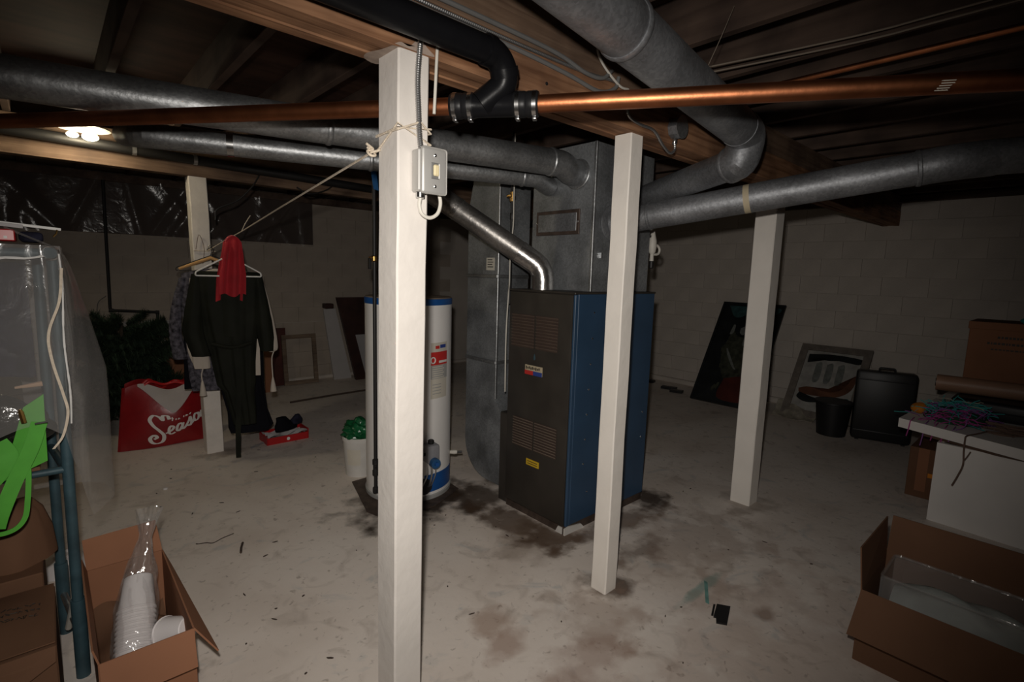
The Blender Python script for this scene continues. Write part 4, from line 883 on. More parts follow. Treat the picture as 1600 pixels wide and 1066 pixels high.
garment('printed_shirt', 'blue-grey printed shirt hanging behind the cream blouse', S0, 'cloth_print',
        [(1.47, -.01, 0, .08, .015, 0), (1.43, -.01, 0, .22, .022, .05), (1.2, -.02, 0, .22, .024, .1), (.9, -.02, 0, .20, .024, .12), (.66, -.03, 0, .18, .024, .15), (.55, -.03, 0, .165, .022, .15)],
        [([(-.215, 0, 1.40), (-.265, 0, 1.2), (-.285, 0, 1.0), (-.265, -.01, .80)], [.028, .035, .04, .045])], 6)
K0 = V((1.0, 4.40, 0))
garment('black_dress', 'long black garment at the back of the line, hem near the floor', K0, 'cloth_black',
        [(1.46, 0, 0, .08, .015, 0), (1.42, 0, 0, .20, .022, .05), (1.1, .01, 0, .19, .026, .1), (.8, .05, 0, .2, .03, .15), (.55, .10, 0, .15, .034, .18), (.35, .13, -.01, .14, .036, .2), (.22, .15, -.01, .155, .034, .2), (.17, .14, -.01, .13, .03, .2)], [], 6)
D0 = V((.80, 4.42, 0))
garment('navy_garment', 'narrow dark navy garment hanging at the left end of the clothes', D0, 'cloth_black',
        [(1.30, 0, 0, .05, .012, 0), (1.2, 0, 0, .07, .018, .05), (.9, -.005, 0, .075, .02, .08), (.56, -.01, 0, .08, .02, .1)], [], 4)
# red scarf folded over the hangers
SC = V((1.0, 4.105, 0))
t = thing('red_scarf', 'bright red scarf folded over the hangers on the clothesline', 'scarf', (1.0, 4.105, 1.23))
def scarf(dy, w0, w1, zt, zb, sh_):
    def fn(u, v):
        ww = w0 + (w1 - w0) * min(1, v * 1.6); s = (u - .5) * ww + sh_ * v
        return at_(SC, s, dy - .012 * math.sin(PI * min(1, v * 3)) - .013 * math.sin(u * 13 + .8 * v) * min(1, v * 3), zt - v * (zt - zb) + .012 * math.sin(u * 9) * v - .35 * abs(u - .5) ** 2 * (1 - v) * .5)
    return fn
obj('front_fall', sheet(B(), scarf(-.035, .10, .165, 1.705, 1.285, -.018), 40, 24, .004), 'scarf_red', t, True, 60)
obj('back_fall', sheet(B(), scarf(.02, .10, .17, 1.702, 1.235, -.03), 40, 24, .004), 'scarf_red', t, True, 60)
obj('fold', sheet(B(), lambda u, v: at_(SC, (u - .5) * .10, -.045 + .07 * v, 1.706 + .008 * math.sin(PI * v) - .0437 * (2 * u - 1) ** 2), 12, 6, .004), 'scarf_red', t)

# ------------------------------------------------------------------ bucket with green bag
t = thing('plastic_bucket', 'white plastic bucket left of the water heater', 'bucket', (1.63, 3.42, 0))
obj('pail', lathe(B(), [(.10, .001), (.103, .0), (.12, .26), (.126, .262), (.126, .285), (.12, .29), (.117, .285), (.098, .01)], (1.63, 3.42, 0), 32), 'bucket_white', t)
obj('paper_label', (lambda b: (sheet(b, lambda u, v: V((1.63 + math.cos(3.4 + u * .9) * (.109 + .012 * v), 3.42 + math.sin(3.4 + u * .9) * (.109 + .012 * v), .09 + .12 * v)), 8, 3), b)[1])(B()), 'label_cream', t)
r_ = random.Random(5); b = B(); bmesh.ops.create_icosphere(b, subdivisions=4, radius=1)
for v in b.verts:
    n = v.co.normalized(); k = 1 + .16 * math.sin(7 * n.x + 3 * n.z) * math.sin(6 * n.y + 2) + .08 * math.sin(15 * n.z + 9 * n.x)
    v.co = V((1.625, 3.42, .315)) + V((n.x * .12 * k, n.y * .11 * k, n.z * .095 * k))
tag(obj('green_bag', b, 'bag_green'), 'crumpled green plastic bag stuffed in the white bucket', 'plastic bag')

# ------------------------------------------------------------------ far right wall
t, o, ux_, uz_, n_ = frame('dark_painting', 'tall dark painting of a figure leaning on the right wall behind the third post', 'painting', (5.83, 3.06, 0), (0, -1, 0), .76, 1.38, .545, .03, .03, 'paint_black', 'paint_black')
BW = .9
def blob(name, pts, mt, d=.0018):
    pts = [(a * BW, c * 1.11) for a, c in pts]; b = B(); c = V((sum(p[0] for p in pts) / len(pts), sum(p[1] for p in pts) / len(pts), 0)); P = catmull([V((p[0], p[1], 0)) for p in pts + [pts[0]]], 5)[:-1]
    c0 = b.verts.new(o + ux_ * c.x + uz_ * c.y + n_ * (.0155 + d)); R_ = [b.verts.new(o + ux_ * p.x + uz_ * p.y + n_ * (.0155 + d)) for p in P]
    for i in range(len(R_)): b.faces.new((c0, R_[i], R_[(i + 1) % len(R_)]))
    bmesh.ops.recalc_face_normals(b, faces=b.faces); return obj(name, b, mt, t, False)
blob('painted_sky', [(.10, 1.20), (.40, 1.20), (.78, 1.20), (.75, 1.12), (.55, 1.10), (.36, 1.07), (.22, 1.06)], 'paint_teal')
blob('painted_figure', [(.30, .95), (.45, .98), (.58, .90), (.62, .6), (.55, .32), (.35, .30), (.22, .55), (.24, .8)], 'paint_olive', .001)
blob('painted_hair', [(.28, .90), (.30, 1.05), (.45, 1.10), (.60, 1.05), (.66, .92), (.55, .82), (.36, .82)], 'paint_black', .0026)
blob('painted_face', [(.36, .92), (.42, .95), (.45, .90), (.42, .84), (.37, .86)], 'paint_grey', .0034)
blob('painted_ear', [(.25, .96), (.28, .95), (.28, .86), (.235, .84)], 'paint_grey', .0034)
blob('painted_hand', [(.44, .78), (.50, .81), (.52, .74), (.46, .71)], 'paint_grey', .0034)
blob('painted_blade', [(.26, .66), (.29, .64), (.45, .44), (.47, .42), (.42, .44), (.30, .58)], 'paint_grey', .0034)
blob('painted_cloak', [(.36, .30), (.62, .34), (.70, .10), (.60, .05), (.34, .08)], 'paint_red', .0016)
for k in range(9):
    r_ = random.Random(k); ax, ay = r_.uniform(.12, .6), r_.uniform(.1, .75); blob('painted_leaf', [(ax, ay), (ax + .03, ay + .05), (ax + .05, ay + .02), (ax + .02, ay - .04)], 'paint_olive', .003 + .0002 * k)
t, o, ux_, uz_, n_ = frame('abstract_painting', 'pale abstract painting in a wide grey frame leaning on the right wall', 'painting', (6.05, 2.08, 0), (0, -1, 0), .70, .90, .60, .075, .035, 'frame_grey', 'canvas_pale')
BW = 1
blob('painted_edge', [(.10, .70), (.35, .72), (.62, .70), (.60, .64), (.45, .66), (.30, .645), (.16, .66), (.11, .60)], 'paint_black', .003)
blob('painted_band', [(.10, .30), (.20, .33), (.40, .30), (.52, .36), (.58, .48), (.62, .52), (.60, .36), (.48, .26), (.28, .24), (.13, .25)], 'paint_brown', .003)
blob('painted_shadow', [(.12, .26), (.30, .22), (.45, .25), (.40, .20), (.22, .16), (.11, .20)], 'paint_black', .0036)
blob('painted_patch', [(.50, .24), (.60, .26), (.60, .14), (.50, .16)], 'paint_teal', .003)
for k in range(3): blob('painted_stripe', [(.20 + .11 * k, .60), (.26 + .11 * k, .61), (.27 + .11 * k, .42), (.21 + .11 * k, .40)], 'paint_grey', .003)
def rag(u, v): return V((5.93 + .17 * v + .03 * math.sin(9 * u), 2.14 - .42 * u, .004 + .15 * (v ** 1.5) * (1 - .4 * u) + .012 * math.sin(16 * u + 7 * v) * v))
tag(obj('pale_rag', sheet(B(), rag, 30, 16, .006), 'paint_tan', None, True, 60), 'crumpled pale cloth on the floor below the abstract painting', 'cloth')
t = thing('waste_bin', 'round black waste bin standing in front of the black case', 'bin', (5.68, 1.475, 0))
obj('bin', lathe(B(), [(.12, .0), (.125, .002), (.155, .32), (.163, .325), (.163, .34), (.155, .342), (.15, .33), (.118, .012)], (5.68, 1.475, 0), 32), 'plastic_black', t)
obj('rim', lathe(B(), [(.160, .318), (.168, .322), (.168, .338), (.160, .34)], (5.68, 1.475, 0), 32), 'plastic_black', t)
t = thing('black_case', 'large flat black case standing upright between bin and white desk', 'case', (5.78, 1.08, 0))
obx = V((.28, -.96, 0)).normalized(); oby = V((.96, .28, 0)).normalized()
obj('shell', obox(B(), (5.80, 1.10, .345), obx, oby, V((0, 0, 1)), .235, .07, .335, .03), 'plastic_black', t)
for zz in (.1, .6): obj('rib', obox(B(), V((5.80, 1.10, zz)) - oby * .071, obx, oby, V((0, 0, 1)), .22, .004, .008, .002), 'plastic_black', t)
obj('handle', tube(B(), rounded([V((5.80, 1.10, .675)) - obx * .06, V((5.80, 1.10, .71)) - obx * .06, V((5.80, 1.10, .71)) + obx * .06, V((5.80, 1.10, .675)) + obx * .06], .015, 4), .008, 8), 'plastic_black', t)
for k in range(4): obj('foot', obox(B(), V((5.80, 1.10, .006)) + obx * (.18 if k % 2 else -.18) + oby * (.04 if k > 1 else -.04), obx, oby, V((0, 0, 1)), .015, .015, .006), 'plastic_black', t, False)
for k, (fx, fy, l_) in enumerate(((6.3, 4.05, .32), (6.15, 3.55, .2), (6.05, 3.38, .16))):
    b = B(); obox(b, (fx, fy, .018), V((.25, -.97, 0)).normalized(), V((.97, .25, 0)).normalized(), V((0, 0, 1)), l_ / 2, .045, .017, .003)
    tag(obj('board_offcut', b, 'plastic_black', None, False), ('long', 'middle', 'short')[k] + ' dark board offcut lying on the floor by the right wall', 'board')

# ------------------------------------------------------------------ white desk at the right
t = thing('white_desk', 'low white desk at the right edge with thick top and solid side', 'desk', (4.9, -.1, 0))
obj('desk_top', prism(B(), [(4.20, .70), (5.75, .62), (5.70, -1.0), (3.72, -1.0), (3.93, .02)], 'Z', .545, .605), 'desk_white', t, False)
obj('shadow_gap_strip', prism(B(), [(4.20, .56), (5.5, .50), (5.5, -.95), (3.98, -.95), (4.06, .2)], 'Z', .515, .5445), 'desk_gap_shadow', t, False)  # brown strip puts the shadow gap below the top in as colour
obj('side_panel', prism(B(), [(4.10, .475), (4.13, .475), (4.02, -.95), (3.99, -.95)], 'Z', 0, .515), 'desk_white', t, False)
obj('back_panel', prism(B(), [(4.13, .475), (5.4, .42), (5.4, .39), (4.13, .445)], 'Z', 0, .515), 'desk_white', t, False)
# things on the desk
t = thing('black_suitcase', 'flat black case lying on the white desk under the carton', 'suitcase', (5.2, 0, .605))
obj('shell', box(B(), 4.62, 5.68, -.75, .50, .606, .735, .03, 3), 'plastic_black', t)
obj('seam', box(B(), 4.612, 5.688, -.757, .507, .664, .674, .002), 'rubber', t)
obj('handle', tube(B(), rounded([(4.62, -.1, .67), (4.57, -.1, .67), (4.57, .05, .67), (4.62, .05, .67)], .02, 4), .01, 8), 'rubber', t)
t = thing('carton', 'closed brown printed carton on the black suitcase by the wall', 'cardboard box', (5.27, .27, .736))
obj('body', box(B(), 5.05, 5.5, -.05, .495, .737, 1.235, .004), 'card', t, False)
obj('lid_rim', box(B(), 5.042, 5.508, -.058, .503, 1.19, 1.245, .003), 'card', t, False)
for k, (y0_, y1_, z_) in enumerate(((.16, .34, 1.13), (.10, .39, 1.085), (.14, .36, 1.045))):
    b = B(); yy = y0_; r_ = random.Random(k)
    while yy < y1_: ww = r_.uniform(.008, .02); box(b, 5.0478, 5.0503, yy, yy + ww, z_, z_ + (.016 if k < 2 else .01)); yy += ww + .006
    obj('printed_line', b, 'print_black', t, False)
tag(obj('coloured_cloth', (lambda b: ([bmesh.ops.create_icosphere(b, subdivisions=2, radius=.045, matrix=Matrix.Translation((5.2, .20 - .055 * k, 1.262)) @ Matrix.Diagonal((1.2, 1, .55, 1))) for k in range(2)], b)[1])(B()), 'yarn_teal'), 'small teal bundle on top of the carton', 'cloth')
tag(obj('pink_bundle', (lambda b: (bmesh.ops.create_icosphere(b, subdivisions=2, radius=.04, matrix=Matrix.Translation((5.2, .055, 1.262)) @ Matrix.Diagonal((1.1, 1, .5, 1))), b)[1])(B()), 'yarn_magenta'), 'small magenta bundle on top of the carton', 'cloth')
t = thing('paper_roll', 'long brown paper roll lying on the black suitcase', 'roll', (4.86, .2, .737))
b = B(); tube(b, [(4.80, .61, .795), (4.86, .0, .795), (4.87, -.3, .795)], .058, 24); obj('roll', b, 'kraft_roll', t)
obj('core', tube(B(), [(4.7995, .615, .795), (4.8, .61, .795)], .03, 16), 'plastic_black', t)
def heap(u, v): 
    a = u * 2 * PI; r = v; k = 1 + .15 * math.sin(3 * a) + .1 * math.sin(7 * a)
    return V((4.455 + math.cos(a) * .12 * r * k, -.22 + math.sin(a) * .34 * r * k, .606 + .10 * (1 - r ** 2) + .014 * math.sin(5 * a + 6 * r) * (1 - r)))
tag(obj('black_jacket', sheet(B(), heap, 36, 10), 'cloth_black', None, True, 60), 'heap of black fabric on the desk in front of the paper roll', 'clothing')
# yarn heap with trailing fringe
def strands(label, name, m_, seed, n, cx_, cy_, sx, sy, h, ln=.10):
    r_ = random.Random(seed); b = B()
    for k in range(n):
        x_, y_ = r_.gauss(cx_, sx), r_.gauss(cy_, sy); a = r_.uniform(0, 2 * PI); z_ = .610 + h * max(0, 1 - ((x_ - 4.42) / .22) ** 2 - ((y_ - .43) / .22) ** 2) * r_.uniform(.4, 1)
        P = [V((x_, y_, z_))]; d = V((math.cos(a), math.sin(a), .3))
        for s_ in range(4):
            d = (d + V((r_.uniform(-.5, .5), r_.uniform(-.5, .5), r_.uniform(-.45, .2)))).normalized(); q = P[-1] + d * ln / 4; q.z = max(q.z, .609); P.append(q)
        tube(b, P, .0028, 4, False)
    o = obj(name, b, m_); o['kind'] = 'stuff'; return tag(o, label, 'yarn')
base = B(); bmesh.ops.create_icosphere(base, subdivisions=3, radius=1, matrix=Matrix.Translation((4.44, .44, .612)) @ Matrix.Diagonal((.17, .17, .09, 1)))
for v in base.verts: v.co += V((0, 0, .008 * math.sin(40 * v.co.x) * math.sin(37 * v.co.y))); v.co.z = max(v.co.z, .6065)
tag(obj('dark_green_cloth', base, 'yarn_green'), 'dark green cloth under the yarn heap on the desk corner', 'cloth')
strands('teal yarn fringe heaped on the white desk', 'teal_yarn', 'yarn_teal', 1, 160, 4.45, .45, .07, .07, .13)
strands('purple yarn strands heaped on the white desk', 'purple_yarn', 'yarn_purple', 2, 110, 4.43, .42, .085, .085, .11)
strands('magenta yarn strands at the front of the yarn heap', 'magenta_yarn', 'yarn_magenta', 3, 60, 4.33, .45, .05, .05, .09)
strands('few cream yarn strands on top of the yarn heap', 'cream_yarn', 'yarn_cream', 5, 14, 4.47, .46, .05, .06, .14)
b = B(); bmesh.ops.create_icosphere(b, subdivisions=3, radius=1, matrix=Matrix.Translation((4.44, .635, .65)) @ Matrix.Diagonal((.05, .045, .035, 1)))
for v in b.verts: v.co += V((.004 * math.sin(90 * v.co.y), .004 * math.sin(80 * v.co.z), .004 * math.sin(85 * v.co.x)))
tag(obj('orange_yarn_ball', b, 'yarn_orange'), 'bright orange yarn ball at the left end of the yarn heap', 'yarn')
for k, (yy, ln_) in enumerate(((.63, .10), (.55, .14), (.50, .09), (.45, .10), (.41, .07))):
    xe = 4.055 + (yy - .1) * .25
    b = tube(B(), catmull([(xe + .08, yy, .612), (xe + .0, yy, .609), (xe - .016, yy + .004, .60), (xe - .018, yy + .008, .60 - ln_ * .5), (xe - .02, yy + .015, .60 - ln_)], 5), .0035, 6)
    tag(obj('yarn_strand', b, ('yarn_magenta', 'yarn_purple', 'yarn_magenta')[k % 3]), ('first', 'second', 'third', 'fourth', 'fifth')[k] + ' yarn strand from the left hanging over the desk edge', 'yarn', 'strands hanging over the desk edge')
b = tube(B(), catmull([(4.25, .26, .612), (4.12, .30, .611), (4.015, .335, .61), (3.985, .338, .59), (3.975, .335, .52), (3.975, .33, .44), (3.975, .345, .37), (3.975, .365, .30)], 6), .0045, 8)
tube(b, catmull([(3.975, .331, .46), (3.972, .315, .50), (3.972, .305, .53)], 5), .003, 6)
tag(obj('brown_string', b, 'string_brown'), 'long brown string hanging down over the white desk side', 'string')
t = thing('small_items', 'grey tangled cord heap on the desk near the photo edge', 'cord', (4.3, .15, .606))
r_ = random.Random(9)
for k in range(5): obj('coil', tube(B(), catmull([(4.22 + .16 * r_.random(), .05 + .25 * r_.random(), .612 + .012 * k) for _ in range(6)], 6), .006, 6), 'string_brown', t)
t = thing('carton', 'brown carton standing under the white desk', 'cardboard box', (4.6, .55, 0))
obj('body', box(B(), 4.48, 4.85, .50, .66, .001, .36, .003), 'card_dark', t, False)
obj('tape', box(B(), 4.4785, 4.4805, .55, .61, .05, .36), 'card', t, False)
obj('orange_sticker', box(B(), 4.4775, 4.4795, .515, .545, .16, .19), 'yarn_orange', t, False)

# ------------------------------------------------------------------ open carton, lower right
def panel(name, pts, th, m_, par):
    """flat cardboard panel through four corner points"""
    b = B(); P = [V(p) for p in pts]; n = (P[1] - P[0]).cross(P[3] - P[0]).normalized() * th / 2
    A = [b.verts.new(p + n) for p in P]; D = [b.verts.new(p - n) for p in P]; k = len(P)
    b.faces.new(A); b.faces.new(list(reversed(D)))
    for i in range(k): b.faces.new((A[i], D[i], D[(i + 1) % k], A[(i + 1) % k]))
    bmesh.ops.recalc_face_normals(b, faces=b.faces)
    return obj(name, b, m_, par, False)
def open_carton(label, x0, x1, y0, y1, h, flaps, m_='card'):
    t = thing('open_carton', label, 'cardboard box', ((x0 + x1) / 2, (y0 + y1) / 2, 0)); th = .005
    obj('bottom', box(B(), x0, x1, y0, y1, .0005, .006), m_, t, False)
    panel('side_wall', [(x0, y0, 0), (x0, y1, 0), (x0, y1, h), (x0, y0, h)], th, m_, t); panel('side_wall', [(x1, y0, 0), (x1, y1, 0), (x1, y1, h), (x1, y0, h)], th, m_, t)
    panel('end_wall', [(x0, y0, 0), (x1, y0, 0), (x1, y0, h), (x0, y0, h)], th, m_, t); panel('end_wall', [(x0, y1, 0), (x1, y1, 0), (x1, y1, h), (x0, y1, h)], th, m_, t)
    for f in flaps: panel('flap', f, th, m_, t)
    return t
x0, x1, y0, y1, h = 2.30, 2.69, -.42, .43, .30
oc = open_carton('open brown carton at the lower right corner holding a clear container', x0, x1, y0, y1, h,
    [[(x1, y0, h), (x1, y1, h), (x1 + .015, y1 - .005, h + .185), (x1 + .02, y0, h + .185)], [(x0, y1, h), (x1, y1, h), (x1 - .005, y1 + .012, h + .18), (x0 + .01, y1 + .02, h + .165)], [(x0, y0, h), (x0, y1, h), (x0 - .13, y1 + .005, h - .13), (x0 - .13, y0, h - .13)]], 'card_dark')
t = thing('clear_container', 'clear plastic container inside the lower right carton', 'container', (2.5, .15, .05))
cx0, cx1, cy0, cy1 = 2.40, 2.64, -.10, .39
obj('wall', prism(B(), [(cx0, cy0), (cx1, cy0), (cx1, cy1), (cx0, cy1)], 'Z', .05, .052), 'clear_box', t, False)
for pts in ([(cx0, cy0), (cx0, cy1)], [(cx1, cy0), (cx1, cy1)], [(cx0, cy0), (cx1, cy0)], [(cx0, cy1), (cx1, cy1)]):
    (ax, ay), (bx, by) = pts; panel('wall', [(ax, ay, .05), (bx, by, .05), (bx, by, .335), (ax, ay, .335)], .003, 'clear_box', t)
obj('rim', tube(B(), rounded([(cx0, cy0, .337), (cx0, cy1, .337), (cx1, cy1, .337), (cx1, cy0, .337), (cx0, cy0 + .001, .337)], .02, 4), .006, 8), 'clear_box', t)
def bat(u, v):
    a = u * 2 * PI
    return V((2.52 + math.cos(a) * .108 * (1 + .06 * math.sin(5 * a + 9 * v)), -.07 + .43 * v, .185 + math.sin(a) * .115 * (1 + .08 * math.sin(4 * a + 13 * v)) * (.35 + .65 * math.sin(PI * (.06 + .88 * v)) ** .4)))
b = sheet(B(), bat, 28, 24); bmesh.ops.remove_doubles(b, verts=b.verts, dist=.0005); bmesh.ops.holes_fill(b, edges=b.edges)
tag(obj('white_padding', b, 'batting', None, True, 60), 'roll of white padding inside the clear container', 'padding')

# ------------------------------------------------------------------ open carton with cups, lower left
x0, x1, y0, y1, h = .035, .275, 1.79, 2.40, .33
oc = open_carton('open brown carton at lower left holding a sleeve of white cups', x0, x1, y0, y1, h,
    [[(x0, y1, h), (x1, y1, h), (x1 - .01, y1 + .06, h + .11), (x0 - .005, y1 + .06, h + .10)], [(x1, y0, h), (x1, y1, h), (x1 + .03, y1 - .005, h - .085), (x1 + .062, y0 - .02, h - .10)], [(x0, y0, h), (x0, y1, h), (x0 - .012, y1, h + .05), (x0 - .012, y0, h + .05)], [(x0, y0, h), (x1, y0, h), (x1 - .003, y0 - .055, h - .10), (x0 + .003, y0 - .055, h - .10)]])
cup_m = mesh('foam_cup', lathe(B(), [(.055, 0), (.059, .002), (.059, .006), (.056, .008), (.043, .118), (.040, .121), (.0, .1211)], (0, 0, 0), 28, caps=False), 'foam')
ca_, cb_ = V((.108, 1.905, .06)), V((.166, 2.16, .31)); ax_ = (cb_ - ca_).normalized(); rot = ax_.to_track_quat('Z', 'Y').to_euler()
for k in range(19):
    o = inst('foam_cup', cup_m, None, ca_ + ax_ * (.0165 * k), rot)
    o['label'] = 'white foam cup upside down in the stacked sleeve of cups in the lower left carton'; o['category'] = 'cup'; o['group'] = 'cups stacked in the sleeve'
def sleeve(u, v):
    a = u * 2 * PI; s = v * .64; side_ = ax_.cross(V((0, 0, 1))).normalized(); up_ = side_.cross(ax_)
    r = .064 if s < .32 else (.064 - .014 * (s - .32) / .11 if s < .43 else (max(.018, .050 - .032 * (s - .43) / .12) if s < .55 else .018 + .022 * (s - .55) / .09))
    k = 1 + .09 * math.sin(5 * a + 14 * v) * (.4 + 2.4 * max(0, v - .5)) + .05 * math.sin(11 * a - 20 * v) * (1 + 3 * max(0, v - .55)) + .28 * math.sin(3 * a + 31 * v) * max(0, v - .55)
    return ca_ - ax_ * .01 + ax_ * s + (side_ * math.cos(a) + up_ * math.sin(a)) * r * k + V((.10, .06, .10)) * max(0, v - .62) * .8
tag(obj('plastic_sleeve', sheet(B(), sleeve, 36, 40), 'cellophane', None, True, 40), 'clear twisted plastic sleeve round the stack of white cups', 'plastic bag')
o = inst('foam_cup', cup_m, None, (.225, 2.03, .20), (1.2, .3, .5), (.9, .9, .9)); o['label'] = 'loose white foam cup lying beside the sleeve of cups'; o['category'] = 'cup'
tag(obj('packing_paper', sheet(B(), lambda u, v: V((.045 + .22 * u, 1.80 + .59 * v, .14 + .04 * math.sin(5 * u + 7 * v) + .02 * math.sin(13 * v))), 16, 24), 'card_dark', None, True, 60), 'brown packing paper inside the lower left carton', 'paper')

# ------------------------------------------------------------------ clothes rack with plastic cover, left edge
t = thing('clothes_rack', 'blue painted metal clothes rack at the left edge', 'rack', (-.3, 2.4, 0))
for (px_, py_) in ((.005, 2.27), (-.035, 2.60)):
    obj('upright', tube(B(), [(px_ - .004, py_, .0), (px_ - .002, py_, .30)], .0215, 14), 'rack_blue', t)
    obj('upright', tube(B(), [(px_ - .002, py_, .29), (px_ + .012, py_, 1.52)], .0165, 14), 'rack_blue', t)
    obj('top_rail', tube(B(), [(px_ + .012, py_, 1.52), (-1.3, py_ + .02, 1.52)], .016, 14), 'rack_blue', t)
    obj('shelf_rail', tube(B(), [(px_ + .004, py_, .785), (-1.3, py_ + .02, .785)], .0125, 12), 'rack_blue', t)
obj('end_rail', tube(B(), [(.005, 2.27, .785), (-.035, 2.60, .785)], .0125, 12), 'rack_blue', t)
obj('end_rail', tube(B(), [(.014, 2.27, 1.52), (-.024, 2.60, 1.52)], .0155, 12), 'rack_blue', t)
obj('end_rail', tube(B(), [(.001, 2.27, .17), (-.038, 2.60, .17)], .012, 12), 'tin', t)
for (px_, py_) in ((.017, 2.27),):
    obj('joint_cap', tube(B(), [(px_ - .012, py_ - .004, 1.522), (px_ + .0, py_ - .03, 1.522)], [.024, .022], 16), 'rack_blue', t)
    b = B(); tube(b, [V((.013 + .021 * math.cos(q), 2.238, 1.522 + .021 * math.sin(q))) for q in [2 * PI * k / 18 for k in range(19)]], .004, 6, False); obj('joint_ring', b, 'steel', t)
obj('diagonal_brace', tube(B(), [(-.03, 2.45, .10), (.0, 2.29, .32)], .011, 10), 'cable_white', t)
# clear cover hung over it
rnd = random.Random(21); cr2 = [(rnd.uniform(0, 1), rnd.uniform(-.25, .25), rnd.uniform(.02, .05), rnd.uniform(.003, .009)) for _ in range(14)]
plan = catmull([V((-.95, 2.20, 0)), V((-.55, 2.205, 0)), V((-.25, 2.21, 0)), V((-.06, 2.212, 0)), V((.028, 2.23, 0)), V((.10, 2.36, 0)), V((.135, 2.50, 0)), V((.07, 2.66, 0)), V((-.1, 2.70, 0))], 8)
def cover(u, v):
    f = u * (len(plan) - 1); i = min(int(f), len(plan) - 2); p = plan[i].lerp(plan[i + 1], f - i)
    z = 1.545 - v * .955
    spread = max(0, min(1, (v - .02) / .45)); ax = V((.02, 2.27 if u < .62 else 2.42, 0))
    if u > .52: p = V((.022, p.y, 0)).lerp(p, .12 + .88 * spread ** .7)
    if v > .7 and u < .5: z += 0
    d = 0
    for (c_, sl, wd, am) in cr2: q = (u - c_ - sl * (v - .5)) / wd; d += am * math.exp(-q * q)
    out = V((.2, -1, 0)) if u < .5 else V((1, -.2, 0))
    if u < .46: z = 1.545 - v * (.60 + .02 * math.sin(30 * u))
    elif u < .56: k = (u - .46) / .10; z = 1.545 - v * (.60 + .355 * k)
    return V((p.x, p.y, z)) + out.normalized() * d
t = thing('plastic_cover', 'clear plastic dust cover draped over the clothes rack', 'plastic cover', (0, 2.4, .6))
obj('sheet', sheet(B(), cover, 130, 60), 'polythene', t, True, 50)
obj('top_sheet', sheet(B(), lambda u, v: V((-.95 + .97 * u, 2.205 + .45 * v, 1.547 + .006 * math.sin(12 * u + 5 * v))), 30, 14), 'polythene', t, True, 50)
r_ = random.Random(4)
obj('bunched_edge_highlight', tube(B(), [V((.033 + .003 * math.sin(k * .21) - .00012 * k, 2.214, 1.52 - k * .0125)) for k in range(46)], [.0022 + .0012 * r_.random() for k in range(46)], 6), 'hanger_white', t, True, 20)  # bunched plastic fold, its highlight put in as a white tube
obj('bunched_edge_highlight', tube(B(), [V((-.95 + .0215 * k, 2.19, 1.455 + .055 * (k / 44) ** 2 + .003 * math.sin(k * 1.3))) for k in range(45)], [.0028 + .0022 * r_.random() for k in range(45)], 6), 'hanger_white', t, True, 20)  # bright streak along the top edge, coloured in as a white tube
obj('crumple', sheet(B(), lambda u, v: V((-.052 + .03 * u, 2.196 - .008 * math.sin(9 * u + 4 * v), 1.405 + .018 * v + .006 * math.sin(11 * u))), 8, 5), 'cellophane', t)
tag(obj('cotton_tape', sheet(B(), (lambda P: lambda u, v: (lambda f, i: P[i].lerp(P[i + 1], f - i) + V((.0075 * (v - .5), 0, 0)))(u * (len(P) - 1), min(int(u * (len(P) - 1)), len(P) - 2)))(catmull([(.036, 2.185, 1.475), (.024, 2.182, 1.37), (-.008, 2.18, 1.27), (-.006, 2.18, 1.18), (.013, 2.18, 1.07), (.021, 2.178, 1.005), (.004, 2.176, .93), (-.022, 2.175, .89)], 6)), 48, 1, .002), 'rope_cream'), 'cream cotton tape hanging in curves down the rack corner', 'ribbon')
# hanging clothes inside, dark
def inner(u, v): return V((-.95 + .90 * u, 2.36 + .035 * math.sin(22 * u) + .03 * math.sin(9 * u), 1.49 - v * (.37 + .02 * math.sin(8 * u))))
tag(obj('dark_clothes', sheet(B(), inner, 60, 12, .02), 'cloth_navy', None, True, 60), 'dark clothes hanging inside the covered rack', 'clothing')
# shelf with things
t = thing('shelf_board', 'brown board shelf on the lower rails of the clothes rack', 'shelf', (-.6, 2.44, .80))
obj('board', box(B(), -1.25, -.06, 2.26, 2.62, .799, .812, .002), 'card_dark', t, False)
b = B()
def blackbag(u, v):
    a = u * 2 * PI; r = math.sin(PI * v); zz = -math.cos(PI * v)
    k = 1 + .13 * math.sin(5 * a + 6 * v) + .09 * math.sin(9 * a - 11 * v) + .05 * math.sin(17 * a + 5 * v)
    return V((-.30 + math.cos(a) * .25 * r * k, 2.36 + math.sin(a) * .095 * r * k, .945 + zz * .125 * (1 + .08 * math.sin(7 * a))))
tag(obj('black_rubbish_bag', sheet(b, blackbag, 60, 30), 'bag_black', None, True, 60), 'shiny black plastic bag on the rack shelf', 'plastic bag')
t = thing('green_bag', 'bright green cloth bag with long straps hanging off the rack shelf', 'bag', (-.1, 2.20, .65))
panel('side', [(-.085, 2.215, 1.03), (-.035, 2.225, 1.065), (-.04, 2.225, .84), (-.15, 2.205, .80)], .004, 'strap_green', t)
def strap(pts, wd): 
    P = catmull(pts, 8)
    def fn(u, v):
        f = u * (len(P) - 1); i = min(int(f), len(P) - 2); p = P[i].lerp(P[i + 1], f - i); d = (P[i + 1] - P[i]).normalized(); s = V((d.z, 0, -d.x)); 
        if s.length < .1: s = V((1, 0, 0))
        return p + s.normalized() * wd * (v - .5)
    return sheet(B(), fn, 48, 2, .003)
obj('strap', strap([(-.05, 2.195, .98), (-.075, 2.19, .90), (-.12, 2.185, .80), (-.155, 2.18, .71), (-.17, 2.18, .66)], .04), 'strap_green', t)
